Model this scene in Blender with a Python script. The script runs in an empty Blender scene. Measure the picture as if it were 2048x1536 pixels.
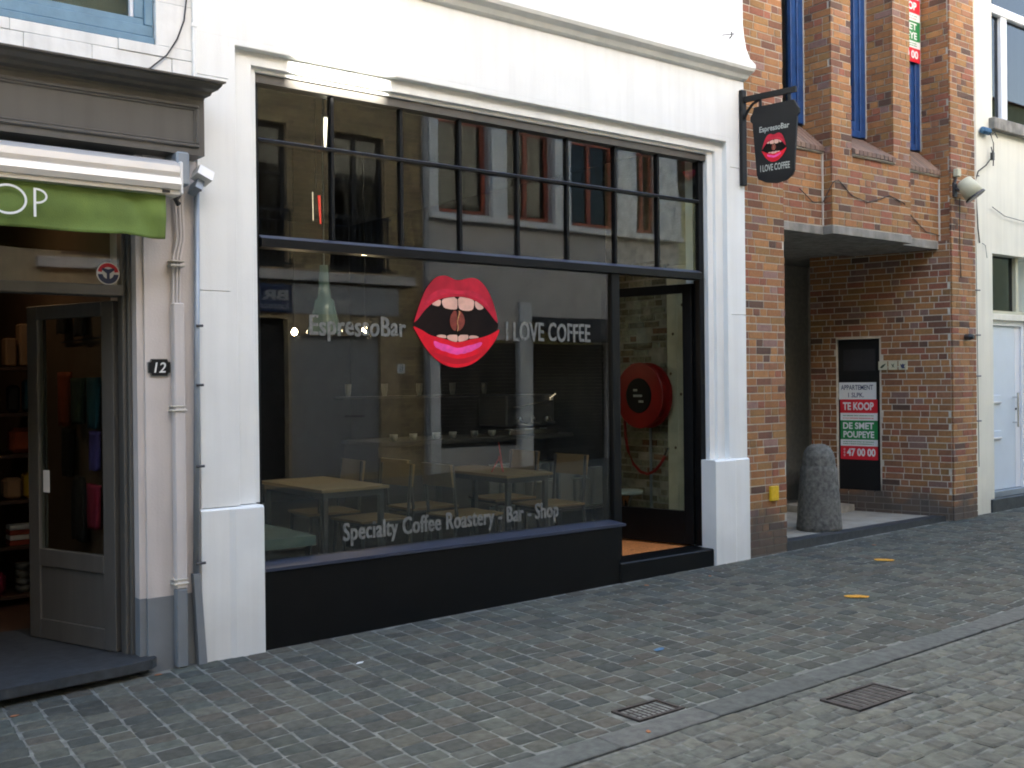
import bpy, math, random
from mathutils import Matrix, Vector
rnd = random.Random(7)
R = math.radians
sc = bpy.context.scene
# ------------------------------------------------------------------ camera, sky, sun, exposure
cam = bpy.data.cameras.new('camera'); camo = bpy.data.objects.new('camera', cam); sc.collection.objects.link(camo)
phi, pit, rol = R(38.16), R(-0.15), 0.011
F = Vector((math.sin(phi)*math.cos(pit), math.cos(phi)*math.cos(pit), math.sin(pit)))
R0 = Vector((math.cos(phi), -math.sin(phi), 0)); U0 = R0.cross(F)
RR = R0*math.cos(rol) - U0*math.sin(rol); UU = U0*math.cos(rol) + R0*math.sin(rol)
CAM = Vector((0, -5.77, 1.55))
camo.matrix_world = Matrix(((RR.x, UU.x, -F.x, CAM.x), (RR.y, UU.y, -F.y, CAM.y), (RR.z, UU.z, -F.z, CAM.z), (0, 0, 0, 1)))
cam.sensor_width = 36; cam.lens = 2130/2048*36; cam.clip_start = 0.05; cam.clip_end = 500
sc.camera = camo
SD = Vector((0, .94, -.342)).normalized()
w = bpy.data.worlds.new('World'); sc.world = w; w.use_nodes = True
nt = w.node_tree; bg = nt.nodes['Background']
sky = nt.nodes.new('ShaderNodeTexSky'); sky.sky_type = 'NISHITA'; sky.sun_disc = False
sky.sun_elevation = math.asin(-SD.z); sky.sun_rotation = math.atan2(-SD.x, -SD.y); sky.dust_density = 4; sky.air_density = 1.0; sky.ozone_density = 1
hs = nt.nodes.new('ShaderNodeHueSaturation'); hs.inputs['Saturation'].default_value = 1.1
nt.links.new(sky.outputs[0], hs.inputs['Color']); nt.links.new(hs.outputs[0], bg.inputs[0]); bg.inputs[1].default_value = .12
sun = bpy.data.lights.new('sun', 'SUN'); sun.energy = 5; sun.angle = R(.6); sun.color = (1, .93, .82)
so = bpy.data.objects.new('sun', sun); sc.collection.objects.link(so)
so.rotation_euler = SD.to_track_quat('-Z', 'Y').to_euler(); so.location = (0, -8, 14)
vs = sc.view_settings; vs.view_transform = 'Standard'; vs.look = 'None'; vs.gamma = 1; vs.use_curve_mapping = False; vs.exposure = 3.14
sc.cycles.filter_width = 1.9; sc.cycles.max_bounces = 10; sc.cycles.transparent_max_bounces = 16; sc.cycles.diffuse_bounces = 4; sc.cycles.glossy_bounces = 4
sc.cycles.sample_clamp_indirect = 6

# ------------------------------------------------------------------ materials
MATS = {}
def streaks(m, lo=.93):
    n = m.node_tree; L = n.links; p = n.nodes['Principled BSDF']; src = p.inputs['Base Color'].links[0].from_socket
    g = n.nodes.new('ShaderNodeNewGeometry'); mp = n.nodes.new('ShaderNodeMapping'); mp.inputs['Scale'].default_value = (14, 14, .7); z = n.nodes.new('ShaderNodeTexNoise'); z.inputs['Scale'].default_value = 1; z.inputs['Detail'].default_value = 5
    L.new(g.outputs['Position'], mp.inputs[0]); L.new(mp.outputs[0], z.inputs['Vector'])
    q = n.nodes.new('ShaderNodeMapRange'); q.inputs[1].default_value = .35; q.inputs[2].default_value = .55; q.inputs[3].default_value = lo; q.inputs[4].default_value = 1.; L.new(z.outputs['Fac'], q.inputs[0])
    x = n.nodes.new('ShaderNodeMix'); x.data_type = 'RGBA'; x.blend_type = 'MULTIPLY'; x.inputs['Factor'].default_value = 1; L.new(src, x.inputs['A']); L.new(q.outputs[0], x.inputs['B']); L.new(x.outputs['Result'], p.inputs['Base Color'])
def mat(name, col, rough=.7, metal=0., var=.12, scale=6., bump=0., bscale=60., attr=False, emit=None, estr=0., spec=None, dirt=0., coat=0.):
    m = bpy.data.materials.new(name); m.use_nodes = True; n = m.node_tree; L = n.links
    p = n.nodes['Principled BSDF']; p.inputs['Roughness'].default_value = rough; p.inputs['Metallic'].default_value = metal
    if spec is not None: p.inputs['Specular IOR Level'].default_value = spec
    if coat: p.inputs['Coat Weight'].default_value = coat
    g = n.nodes.new('ShaderNodeNewGeometry')
    nz = n.nodes.new('ShaderNodeTexNoise'); nz.inputs['Scale'].default_value = scale; nz.inputs['Detail'].default_value = 6
    L.new(g.outputs['Position'], nz.inputs['Vector'])
    mr = n.nodes.new('ShaderNodeMapRange'); mr.inputs[1].default_value = .3; mr.inputs[2].default_value = .7
    mr.inputs[3].default_value = 1-var; mr.inputs[4].default_value = 1+var; L.new(nz.outputs['Fac'], mr.inputs[0])
    mx = n.nodes.new('ShaderNodeMix'); mx.data_type = 'RGBA'; mx.blend_type = 'MULTIPLY'; mx.inputs['Factor'].default_value = 1
    if attr:
        a = n.nodes.new('ShaderNodeAttribute'); a.attribute_name = 'tint'; L.new(a.outputs['Color'], mx.inputs['A'])
    else: mx.inputs['A'].default_value = (*col, 1)
    L.new(mr.outputs[0], mx.inputs['B']); out = mx.outputs['Result']
    if dirt:   # grime that collects in streaks, strongest near the ground
        nz2 = n.nodes.new('ShaderNodeTexNoise'); nz2.inputs['Scale'].default_value = 2.3; nz2.inputs['Detail'].default_value = 8
        L.new(g.outputs['Position'], nz2.inputs['Vector'])
        sx = n.nodes.new('ShaderNodeSeparateXYZ'); L.new(g.outputs['Position'], sx.inputs[0])
        ad = n.nodes.new('ShaderNodeMath'); ad.operation = 'MULTIPLY_ADD'; ad.inputs[1].default_value = .9; L.new(nz2.outputs['Fac'], ad.inputs[0]); ad.inputs[2].default_value = -.12
        sb = n.nodes.new('ShaderNodeMath'); sb.operation = 'SUBTRACT'; L.new(ad.outputs[0], sb.inputs[0]); L.new(sx.outputs['Z'], sb.inputs[1])
        r2 = n.nodes.new('ShaderNodeMapRange'); r2.inputs[1].default_value = -.12; r2.inputs[2].default_value = .1; r2.inputs[4].default_value = dirt; L.new(sb.outputs[0], r2.inputs[0])
        m2 = n.nodes.new('ShaderNodeMix'); m2.data_type = 'RGBA'; L.new(r2.outputs[0], m2.inputs['Factor']); L.new(out, m2.inputs['A']); m2.inputs['B'].default_value = (.075, .07, .062, 1)
        out = m2.outputs['Result']
    L.new(out, p.inputs['Base Color'])
    if bump:
        b = n.nodes.new('ShaderNodeBump'); b.inputs['Strength'].default_value = bump; b.inputs['Distance'].default_value = .004
        nb = n.nodes.new('ShaderNodeTexNoise'); nb.inputs['Scale'].default_value = bscale; nb.inputs['Detail'].default_value = 5
        L.new(g.outputs['Position'], nb.inputs['Vector']); L.new(nb.outputs['Fac'], b.inputs['Height']); L.new(b.outputs[0], p.inputs['Normal'])
    if emit: p.inputs['Emission Color'].default_value = (*emit, 1); p.inputs['Emission Strength'].default_value = estr
    MATS[name] = m; return m
def glassmat(name, tint=(.9, .93, .9), rough=0.0, k=1.45):
    m = bpy.data.materials.new(name); m.use_nodes = True; n = m.node_tree; L = n.links
    n.nodes.remove(n.nodes['Principled BSDF']); o = n.nodes['Material Output']
    t = n.nodes.new('ShaderNodeBsdfTransparent'); t.inputs[0].default_value = (*tint, 1)
    g = n.nodes.new('ShaderNodeBsdfGlossy'); g.inputs['Roughness'].default_value = rough; g.inputs['Color'].default_value = (.95, .97, 1, 1)
    geo = n.nodes.new('ShaderNodeNewGeometry')
    def ma(op, a, b):
        q = n.nodes.new('ShaderNodeMath'); q.operation = op
        for i, z in enumerate((a, b)):
            if z is None: continue
            if isinstance(z, (int, float)): q.inputs[i].default_value = z
            else: L.new(z, q.inputs[i])
        return q.outputs[0]
    dt = n.nodes.new('ShaderNodeVectorMath'); dt.operation = 'DOT_PRODUCT'; L.new(geo.outputs['Normal'], dt.inputs[0]); L.new(geo.outputs['Incoming'], dt.inputs[1])
    f0 = ((k-1)/(k+1))**2   # Schlick reflectance, the same from both sides of the thin pane
    frs = ma('ADD', ma('MULTIPLY', ma('POWER', ma('SUBTRACT', 1., ma('ABSOLUTE', dt.outputs['Value'], None)), 5.), 1-f0), f0)
    nz = n.nodes.new('ShaderNodeTexNoise'); nz.inputs['Scale'].default_value = 1.4; nz.inputs['Detail'].default_value = 1
    bp = n.nodes.new('ShaderNodeBump'); bp.inputs['Strength'].default_value = .05; bp.inputs['Distance'].default_value = .01
    L.new(geo.outputs['Position'], nz.inputs['Vector']); L.new(nz.outputs['Fac'], bp.inputs['Height']); L.new(bp.outputs[0], g.inputs['Normal'])
    x = n.nodes.new('ShaderNodeMixShader'); L.new(frs, x.inputs[0]); L.new(t.outputs[0], x.inputs[1]); L.new(g.outputs[0], x.inputs[2]); L.new(x.outputs[0], o.inputs[0])
    MATS[name] = m; return m
mat('white_paint', (.78, .80, .785), .5, var=.035, scale=3, bump=.25, bscale=110, dirt=.10)
mat('old_white_paint', (.74, .75, .73), .6, var=.10, scale=5, bump=.8, bscale=14)
mat('pinkish_plaster', (.60, .555, .525), .65, var=.05, scale=3, bump=.3, bscale=80)
mat('blue_grey_paint', (.185, .205, .22), .55, var=.08, scale=5, bump=.2)
mat('cream_plaster', (.76, .74, .63), .7, var=.05, scale=2.2, bump=.35, bscale=50, dirt=.15)
mat('taupe_paint', (.095, .09, .08), .45, var=.05, bump=.05)
mat('sky_sheen_black', (.030, .038, .064), .4, var=.1, scale=8)  # black joinery; blue sky reflection on the ledge tops put into the colour
mat('road_joint', (.12, .12, .105), .95, var=.5, scale=22, bump=.8)
mat('black_paint', (.003, .0035, .004), .45, spec=.25, var=.2, scale=8, bump=.05, bscale=30)
mat('blue_paint', (.012, .055, .19), .4, var=.2, scale=12, bump=.2)
mat('sky_blue_paint', (.13, .24, .33), .5, var=.12, scale=12, bump=.3)
mat('brick', (1, 1, 1), .85, var=.17, scale=45, bump=.7, bscale=120, attr=True, dirt=.85)
mat('mortar', (.52, .49, .42), .95, var=.15, scale=20, bump=.8, bscale=90, dirt=.8)
mat('joint_filler', (.60, .58, .53), .9, var=.1, scale=12, bump=.4)
mat('old_brick', (1, 1, 1), .9, var=.3, scale=25, bump=1, bscale=60, attr=True)
mat('old_mortar', (.33, .30, .24), .95, var=.25, scale=12, bump=1)
mat('concrete', (.26, .25, .225), .9, var=.3, scale=9, bump=.7, bscale=70)
mat('pale_concrete', (.30, .29, .25), .9, var=.2, scale=5, bump=.4)
mat('bluestone', (.038, .043, .047), .55, var=.3, scale=18, bump=.5, bscale=50)
mat('bollard_stone', (.12, .12, .108), .9, var=.45, scale=28, bump=1, bscale=90)
mat('paver', (1, 1, 1), .92, spec=.25, var=.22, scale=22, bump=.9, bscale=85, attr=True)
mat('sand_joint', (.155, .158, .14), .95, var=.45, scale=15, bump=.7)
mat('cast_iron', (.036, .027, .022), .7, var=.5, scale=30, bump=.6)
mat('silt', (.065, .055, .04), .95, var=.3, scale=25)
mat('aluminium', (.72, .71, .68), .32, metal=.55, var=.04)
mat('awning_white', (.78, .77, .74), .3, var=.03)
mat('green_canvas', (.14, .21, .045), .85, var=.22, scale=5, bump=.4, bscale=200)
mat('white_print', (.78, .80, .78), .6, var=.02)
mat('zinc', (.28, .32, .36), .45, metal=.4, var=.1)
mat('dark_metal', (.03, .03, .032), .4, var=.2)
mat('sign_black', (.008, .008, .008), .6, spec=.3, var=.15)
mat('sign_letter', (.40, .42, .38), .8, var=.25, scale=60)
mat('letter_grey', (.135, .14, .13), .8, var=.35, scale=30)
mat('lip_upper', (.45, .010, .03), .6, spec=.3, var=.3, scale=9)
mat('lip_lower', (.72, .004, .02), .5, spec=.3, var=.25, scale=9)
mat('lip_shine', (.85, .07, .35), .35, var=.2, scale=20)
mat('lip_deep', (.50, .003, .018), .5, var=.2, spec=.3)
mat('lip_mid', (.52, .016, .045), .55, var=.3, scale=14, spec=.3)
mat('mouth_dark', (.008, .004, .003), .7, spec=.15, var=.5, scale=8)
mat('tooth', (.72, .42, .33), .5, var=.15, scale=15)
mat('bean', (.20, .03, .018), .5, var=.3, scale=40)
mat('bean_crease', (.52, .3, .12), .5, var=.3, scale=80)
mat('plywood', (.15, .098, .043), .45, var=.12, scale=7)
mat('pale_plank', (.72, .66, .47), .6, var=.14, scale=5)
mat('knot', (.16, .10, .05), .7, var=.2)
mat('coir', (.55, .20, .05), .95, var=.3, scale=60, bump=1, bscale=200)
mat('hose_red', (.30, .007, .006), .4, var=.12)
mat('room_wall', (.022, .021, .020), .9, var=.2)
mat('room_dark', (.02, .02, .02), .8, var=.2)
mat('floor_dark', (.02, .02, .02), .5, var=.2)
mat('sale_red', (.62, .012, .03), .5, var=.05); mat('sale_green', (.008, .22, .06), .5, var=.05)
mat('sale_white', (.70, .74, .76), .5, var=.04); mat('sale_blue', (.02, .04, .12), .5, var=.05)
mat('yellow_box', (.62, .40, .01), .5, var=.12, scale=30)
mat('yellow_leaf', (.55, .27, .02), .6, var=.4, scale=60)
mat('beige_plastic', (.50, .49, .36), .5, var=.08, scale=10)
mat('upvc_white', (.76, .79, .83), .28, var=.02)
mat('door_white', (.60, .68, .76), .3, var=.02)
mat('steel', (.6, .6, .6), .22, metal=1, var=.05)
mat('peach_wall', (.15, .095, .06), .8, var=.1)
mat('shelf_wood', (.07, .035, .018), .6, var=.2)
mat('orange_cloth', (.26, .05, .016), .85, var=.2); mat('teal_cloth', (.012, .07, .10), .85, var=.2)
mat('purple_cloth', (.08, .06, .24), .85, var=.2); mat('black_cloth', (.015, .014, .016), .9, var=.2)
mat('crimson_cloth', (.24, .012, .04), .8, var=.2); mat('dark_green_cloth', (.03, .05, .035), .9, var=.2)
mat('cardboard', (.26, .16, .09), .8, var=.1); mat('book_red', (.35, .06, .03), .7, var=.2)
mat('yellow_bag', (.5, .3, .02), .6); mat('porcelain', (.13, .14, .138), .3, var=.05)
mat('green_cushion', (.045, .075, .068), .7, var=.15)
mat('lamp_lit', (1, .8, .6), .5, emit=(1, .72, .42), estr=14)
mat('glint_glow', (1, .95, .85), .5, emit=(1, .9, .72), estr=.5)
mat('red_lit', (.8, .05, .03), .5, emit=(1, .06, .05), estr=.09)
mat('glow_small', (1, .8, .5), .5, emit=(1, .8, .6), estr=.14)
mat('pendant_glass', (.065, .095, .082), .15, var=.1, emit=(.5, .8, .7), estr=.006)
mat('opp_brick', (1, 1, 1), .9, var=.2, scale=14, attr=True)
mat('opp_grey', (.46, .43, .41), .85, var=.12, scale=3); mat('opp_white', (.66, .67, .68), .8, var=.08, scale=3)
mat('opp_yellow', (.42, .40, .22), .85, var=.15); mat('opp_green', (.12, .16, .07), .9, var=.3)
mat('opp_red', (.28, .06, .03), .5, var=.2); mat('opp_dark', (.02, .02, .022), .85, var=.2)
mat('opp_shutter', (.28, .28, .29), .6, var=.08); mat('opp_curtain', (.50, .42, .24), .9, var=.15)
mat('opp_navy', (.015, .03, .09), .4); mat('roof_tile', (.16, .06, .035), .9, var=.25)
mat('net_curtain', (.42, .46, .42), .9, var=.12, scale=9)
mat('leaf_debris', (.30, .12, .05), .8, var=.3); mat('wire_black', (.03, .028, .028), .6); mat('rag_blue', (.05, .13, .23), .8, var=.4, scale=60)
mat('paper_white', (.75, .75, .73), .8)
glassmat('glass', k=1.60); glassmat('opp_glass', (.25, .27, .27), k=1.5); glassmat('dusty_glass', (.55, .6, .57), .05, k=1.5)
m_ = MATS['letter_grey']; n_ = m_.node_tree; p_ = n_.nodes['Principled BSDF']   # worn, eroded print
t1 = n_.nodes.new('ShaderNodeTexNoise'); t1.inputs['Scale'].default_value = 42; t1.inputs['Detail'].default_value = 3; t2 = n_.nodes.new('ShaderNodeNewGeometry'); n_.links.new(t2.outputs['Position'], t1.inputs['Vector'])
t3 = n_.nodes.new('ShaderNodeMapRange'); t3.inputs[1].default_value = .30; t3.inputs[2].default_value = .33; n_.links.new(t1.outputs['Fac'], t3.inputs[0]); n_.links.new(t3.outputs[0], p_.inputs['Alpha'])
streaks(MATS['white_paint'], .95); streaks(MATS['cream_plaster'], .92); streaks(MATS['pinkish_plaster'], .92); streaks(MATS['old_white_paint'], .9); streaks(MATS['concrete'], .75); streaks(MATS['taupe_paint'], .88); streaks(MATS['brick'], .86)
def M(n): return MATS[n]

# ------------------------------------------------------------------ mesh helpers
class MB:
    def __init__(s): s.v = []; s.f = []; s.m = []; s.t = []; s.mats = []
    def mi(s, m):
        if m not in s.mats: s.mats.append(m)
        return s.mats.index(m)
    def add(s, vs_, fs, m=None, tint=None):
        b = len(s.v); s.v += [tuple(p) for p in vs_]; k = s.mi(m) if m else 0
        for f in fs: s.f.append(tuple(b+i for i in f)); s.m.append(k); s.t.append(tint)
        return s
    def box(s, x0, x1, y0, y1, z0, z1, m=None, tint=None, M4=None):
        p = [(x0,y0,z0),(x1,y0,z0),(x1,y1,z0),(x0,y1,z0),(x0,y0,z1),(x1,y0,z1),(x1,y1,z1),(x0,y1,z1)]
        if M4: p = [tuple(M4 @ Vector(q)) for q in p]
        return s.add(p, [(0,3,2,1),(4,5,6,7),(0,1,5,4),(1,2,6,5),(2,3,7,6),(3,0,4,7)], m, tint)
    def bev(s, x0, x1, y0, y1, z0, z1, b=.004, m=None):   # box with chamfered edges
        xs, ys, zs = (x0, x1), (y0, y1), (z0, z1); v = []; idx = {}
        for i in (0, 1):
            for j in (0, 1):
                for k in (0, 1):
                    cx, cy, cz = xs[i], ys[j], zs[k]; sx, sy, sz = (b if i == 0 else -b), (b if j == 0 else -b), (b if k == 0 else -b)
                    for a, q in enumerate(((cx, cy+sy, cz+sz), (cx+sx, cy, cz+sz), (cx+sx, cy+sy, cz))): idx[i,j,k,a] = len(v); v.append(q)
        I = lambda i,j,k,a: idx[i,j,k,a]; f = []
        for a in range(3):
            for e in (0, 1):
                def c(p, q):
                    t = [0,0,0]; t[a] = e; o = [x for x in range(3) if x != a]; t[o[0]] = p; t[o[1]] = q; return I(*t, a)
                f.append((c(0,0), c(1,0), c(1,1), c(0,1)))
        for a in range(3):
            o = [x for x in range(3) if x != a]
            for p in (0, 1):
                for q in (0, 1):
                    def t(e): z = [0,0,0]; z[a] = e; z[o[0]] = p; z[o[1]] = q; return z
                    f.append((I(*t(0), o[0]), I(*t(0), o[1]), I(*t(1), o[1]), I(*t(1), o[0])))
        for i in (0,1):
            for j in (0,1):
                for k in (0,1): f.append((I(i,j,k,0), I(i,j,k,1), I(i,j,k,2)))
        return s.add(v, f, m)
    def prism(s, poly, fn, m=None, h0=0., h1=1., tint=None):  # poly 2D, fn(u,v,h)->3D
        n = len(poly); v = [fn(u, q, h0) for u, q in poly] + [fn(u, q, h1) for u, q in poly]
        f = [tuple(range(n))[::-1], tuple(range(n, 2*n))] + [(i, (i+1) % n, n+(i+1) % n, n+i) for i in range(n)]
        return s.add(v, f, m, tint)
    def flat(s, poly, fn, m=None): return s.add([fn(u, q) for u, q in poly], [tuple(range(len(poly)))], m)
    def tube(s, pts, r, n=8, m=None, caps=True):
        pts = [Vector(p) for p in pts]; rs = r if isinstance(r, (list, tuple)) else [r]*len(pts); v = []; f = []
        for i, p in enumerate(pts):
            d = (pts[min(i+1, len(pts)-1)] - pts[max(i-1, 0)]).normalized()
            a = d.cross(Vector((0, 0, 1)) if abs(d.z) < .9 else Vector((0, 1, 0))).normalized(); b = d.cross(a)
            for k in range(n):
                t = 2*math.pi*k/n; v.append(p + (a*math.cos(t) + b*math.sin(t))*rs[i])
        for i in range(len(pts)-1):
            for k in range(n): f.append((i*n+k, i*n+(k+1) % n, (i+1)*n+(k+1) % n, (i+1)*n+k))
        if caps: f += [tuple(range(n))[::-1], tuple(range((len(pts)-1)*n, len(pts)*n))]
        return s.add(v, f, m)
    def lathe(s, prof, c, n=24, m=None, ax='z'):
        v = []; f = []
        for r, h in prof:
            for k in range(n):
                t = 2*math.pi*k/n; a, b = r*math.cos(t), r*math.sin(t)
                v.append((c[0]+a, c[1]+b, c[2]+h) if ax == 'z' else (c[0]+h, c[1]+a, c[2]+b) if ax == 'x' else (c[0]+a, c[1]+h, c[2]+b))
        for i in range(len(prof)-1):
            for k in range(n): f.append((i*n+k, i*n+(k+1) % n, (i+1)*n+(k+1) % n, (i+1)*n+k))
        f += [tuple(range(n))[::-1], tuple(range((len(prof)-1)*n, len(prof)*n))]
        return s.add(v, f, m)
    def build(s, name, m=None, parent=None, smooth=False, label=None, kind=None, recalc=True):
        me = bpy.data.meshes.new(name); me.from_pydata(s.v, [], s.f)
        ml = ([m] if m else []) + [x for x in s.mats]
        if m and s.mats: s.m = [k+1 for k in s.m]
        for x in ml: me.materials.append(M(x))
        if s.mats: me.polygons.foreach_set('material_index', s.m)
        if any(t is not None for t in s.t):
            ca = me.color_attributes.new('tint', 'FLOAT_COLOR', 'CORNER'); dat = []
            for f, t in zip(s.f, s.t): dat += list((*(t or (1, 1, 1)), 1))*len(f)
            ca.data.foreach_set('color', dat)
        if smooth: me.polygons.foreach_set('use_smooth', [True]*len(me.polygons))
        me.update()
        if recalc:
            import bmesh
            bm = bmesh.new(); bm.from_mesh(me); bmesh.ops.recalc_face_normals(bm, faces=bm.faces); bm.to_mesh(me); bm.free()
        o = bpy.data.objects.new(name, me); sc.collection.objects.link(o)
        if parent: o.parent = parent
        if label: o['label'] = label
        if kind: o['kind'] = kind
        return o
def thing(name, label, cat, loc=(0, 0, 0), group=None):
    o = bpy.data.objects.new(name, None); o.empty_display_size = .1; sc.collection.objects.link(o); o.location = loc
    o['label'] = label; o['category'] = cat
    if group: o['group'] = group
    return o
def tag(o, label, cat, group=None):
    o['label'] = label; o['category'] = cat
    if group: o['group'] = group
    return o
def rebase(o, loc):   # move the origin of a thing whose parts were laid out in world coordinates
    o.location = loc
    for c in o.children: c.location = c.location - Vector(loc)
def bx(name, b, m, parent, bevel=0, **k):
    mb = MB(); (mb.bev(*b, bevel) if bevel else mb.box(*b)); return mb.build(name, m, parent, recalc=bool(bevel), **k)
def light(name, loc, e, col, par):
    l = bpy.data.lights.new(name, 'POINT'); l.energy = e; l.color = col; l.shadow_soft_size = .03
    o = bpy.data.objects.new(name, l); sc.collection.objects.link(o); o.parent = par; o.location = Vector(loc)-par.location
# text as flat print: local x along ux, local y along uz
def text_into(mb, s, m, org, ux, w_, h_, uz=(0, 0, 1), bold=.03, jitter=0., thick=0.):
    cu = bpy.data.curves.new('t', 'FONT'); cu.body = s; cu.size = 1; cu.offset = bold; cu.resolution_u = 3; cu.space_character = 1.06 if thick else 1
    o = bpy.data.objects.new('t', cu); sc.collection.objects.link(o)
    dg = bpy.context.evaluated_depsgraph_get(); me = bpy.data.meshes.new_from_object(o.evaluated_get(dg))
    vs_ = [v.co.copy() for v in me.vertices]; fs = [tuple(p.vertices) for p in me.polygons]
    bpy.data.objects.remove(o); bpy.data.curves.remove(cu); bpy.data.meshes.remove(me)
    x0 = min(v.x for v in vs_); x1 = max(v.x for v in vs_); y0 = min(v.y for v in vs_); y1 = max(v.y for v in vs_)
    ux, uz, org = Vector(ux), Vector(uz), Vector(org); P = []
    for v in vs_:
        a = (v.x-x0)/(x1-x0); b = (v.y-y0)/(y1-y0)
        b += jitter*math.sin(a*37.0)*(.5)
        P.append(org + ux*(a*w_) + uz*(b*h_))
    nn = Vector(ux).cross(Vector(uz)).normalized()
    for i, dx in enumerate((0, thick, -thick) if thick else (0,)): mb.add([p+ux*dx+nn*(.00025*i) for p in P], fs, m)

LIPS = {'upper':[(-347,18),(-305,127),(-266,210),(-228,257),(-184,300),(-139,318),(-89,321),(-50,307),(-17,294),(29,295),(63,306),(109,316),(156,315),(196,298),(243,256),(283,196),(318,116),(346,3),(311,35),(258,91),(223,123),(177,149),(119,170),(56,182),(-1,184),(-74,177),(-141,163),(-197,135),(-241,107),(-285,64),(-323,18),(-355,-5)],
'mouth':[(-366,-19),(-323,27),(-285,71),(-241,113),(-197,142),(-141,167),(-74,181),(-1,189),(56,187),(119,175),(177,154),(223,127),(258,96),(311,40),(358,-6),(309,-60),(244,-84),(185,-100),(115,-108),(57,-123),(0,-130),(-45,-129),(-112,-109),(-183,-96),(-227,-88),(-275,-62),(-324,-40)],
'lower':[(-366,-23),(-324,-36),(-275,-57),(-227,-83),(-183,-92),(-112,-104),(-45,-124),(0,-126),(57,-118),(115,-103),(185,-95),(244,-80),(309,-55),(363,-25),(333,-88),(284,-150),(224,-207),(165,-250),(95,-283),(21,-298),(-47,-298),(-109,-283),(-174,-251),(-234,-202),(-287,-139),(-329,-76)],
'shine':[(-200,-119),(-173,-124),(-150,-134),(-112,-141),(-80,-146),(-34,-161),(0,-167),(51,-157),(90,-146),(114,-143),(150,-134),(184,-123),(206,-126),(195,-145),(176,-160),(140,-175),(108,-190),(80,-194),(51,-206),(20,-204),(-6,-214),(-40,-206),(-68,-203),(-100,-190),(-135,-186),(-160,-172),(-183,-166),(-200,-142)],
'teeth':[[(-213,123),(-186,145),(-139,160),(-135,133),(-148,114),(-175,113)],[(-130,152),(-108,168),(-1,182),(-1,106),(-14,94),(-64,95),(-109,102),(-125,124)],[(4,182),(61,180),(142,167),(138,124),(126,96),(83,87),(26,93),(6,111)],[(145,162),(177,147),(226,116),(199,99),(170,100),(147,120)],
[(-183,-87),(-145,-77),(-106,-79),(-95,-86),(-95,-102),(-145,-97)],[(-89,-79),(-10,-75),(-2,-84),(-3,-125),(-39,-123),(-89,-106)],[(2,-77),(81,-74),(89,-82),(86,-106),(34,-121),(0,-125)],[(92,-82),(127,-77),(167,-83),(179,-93),(138,-98),(93,-103)]],
'bean':[[(-28,89),(-8,82),(-6,18),(-13,-50),(-38,-48),(-60,-21),(-67,16),(-59,53),(-42,77)],[(6,90),(26,83),(51,52),(59,15),(47,-18),(24,-42),(-4,-54),(-6,8),(1,55)]],
'crease':[(3,90),(23,79),(8,46),(-4,8),(7,-24),(-4,-54),(-9,-52),(-1,-24),(-9,8),(3,55),(14,74)]}
def smooth_poly(p):   # Chaikin corner cutting, once
    o = []
    for i in range(len(p)):
        a, b = p[i], p[(i+1) % len(p)]
        o += [(a[0]*.75+b[0]*.25, a[1]*.75+b[1]*.25), (a[0]*.25+b[0]*.75, a[1]*.25+b[1]*.75)]
    return o
def lips(parent, org, ux, nrm, k=.001, kz=None, step=.0012, sides=1):
    org, ux, nrm = Vector(org), Vector(ux), Vector(nrm); kz = kz or k
    root = None
    def lay(polys, m, name, lvl, par):
        mb = MB(); fn = lambda u, q: org + ux*(u*k) + Vector((0, 0, 1))*(q*kz) + nrm*(lvl*step)
        for p in polys:
            mb.flat(smooth_poly(p), fn)
        return mb.build(name, m, par, recalc=False)
    lay([LIPS['mouth']], 'mouth_dark', 'open_mouth', 1, parent)
    [lay([t], 'tooth', 'tooth', 2, parent) for t in LIPS['teeth']]
    lay([LIPS['upper']], 'lip_upper', 'upper_lip', 3, parent); lay([LIPS['lower']], 'lip_lower', 'lower_lip', 3, parent)
    lay([[(-215,-200),(-160,-205),(-100,-222),(-30,-238),(40,-238),(110,-222),(165,-205),(205,-195),(170,-228),(110,-258),(30,-275),(-50,-275),(-120,-258),(-180,-228)]], 'lip_deep', 'lip_shadow', 3.6, parent)
    lay([[(-280,110),(-240,170),(-180,215),(-100,235),(0,222),(100,232),(180,212),(240,165),(285,95),(240,130),(180,170),(100,195),(0,200),(-100,198),(-180,170),(-235,130)]], 'lip_mid', 'lip_sheen', 3.6, parent)
    lay([LIPS['shine']], 'lip_shine', 'lip_highlight', 4, parent)
    [lay([t], 'bean', 'bean_half', 4, parent) for t in LIPS['bean']]; lay([LIPS['crease']], 'bean_crease', 'bean_crease', 5, parent)

ORD = ['first', 'second', 'third', 'fourth', 'fifth', 'sixth', 'seventh', 'eighth', 'ninth']
def gz(x): return .0117*x - .03    # the street climbs gently to the right

# ------------------------------------------------------------------ pieces (bricks, pavers): nearest 300 as objects, the rest joined
def scatter_pieces(pieces, name, rest_name, m, parent, limit=300):
    pieces.sort(key=lambda t: t[0]); big, rest = pieces[:limit], pieces[limit:]
    for _, v, f, t in big:
        mb = MB(); mb.add(v, f, None, t); mb.build(name, m, parent, recalc=False)
    if rest:
        mb = MB()
        for _, v, f, t in rest: mb.add(v, f, None, t)
        mb.build(rest_name, m, parent, recalc=False, kind='stuff')
BF = [(0,3,2,1),(4,5,6,7),(0,1,5,4),(1,2,6,5),(2,3,7,6),(3,0,4,7)]
PAL = [(.40,.165,.070)]*5 + [(.46,.205,.085)]*5 + [(.35,.15,.085)]*3 + [(.37,.18,.07)]*3 + [(.36,.12,.075)]*2 + [(.29,.115,.065)] + [(.32,.17,.15)] + [(.21,.085,.055)] + [(.15,.075,.055)]
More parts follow.
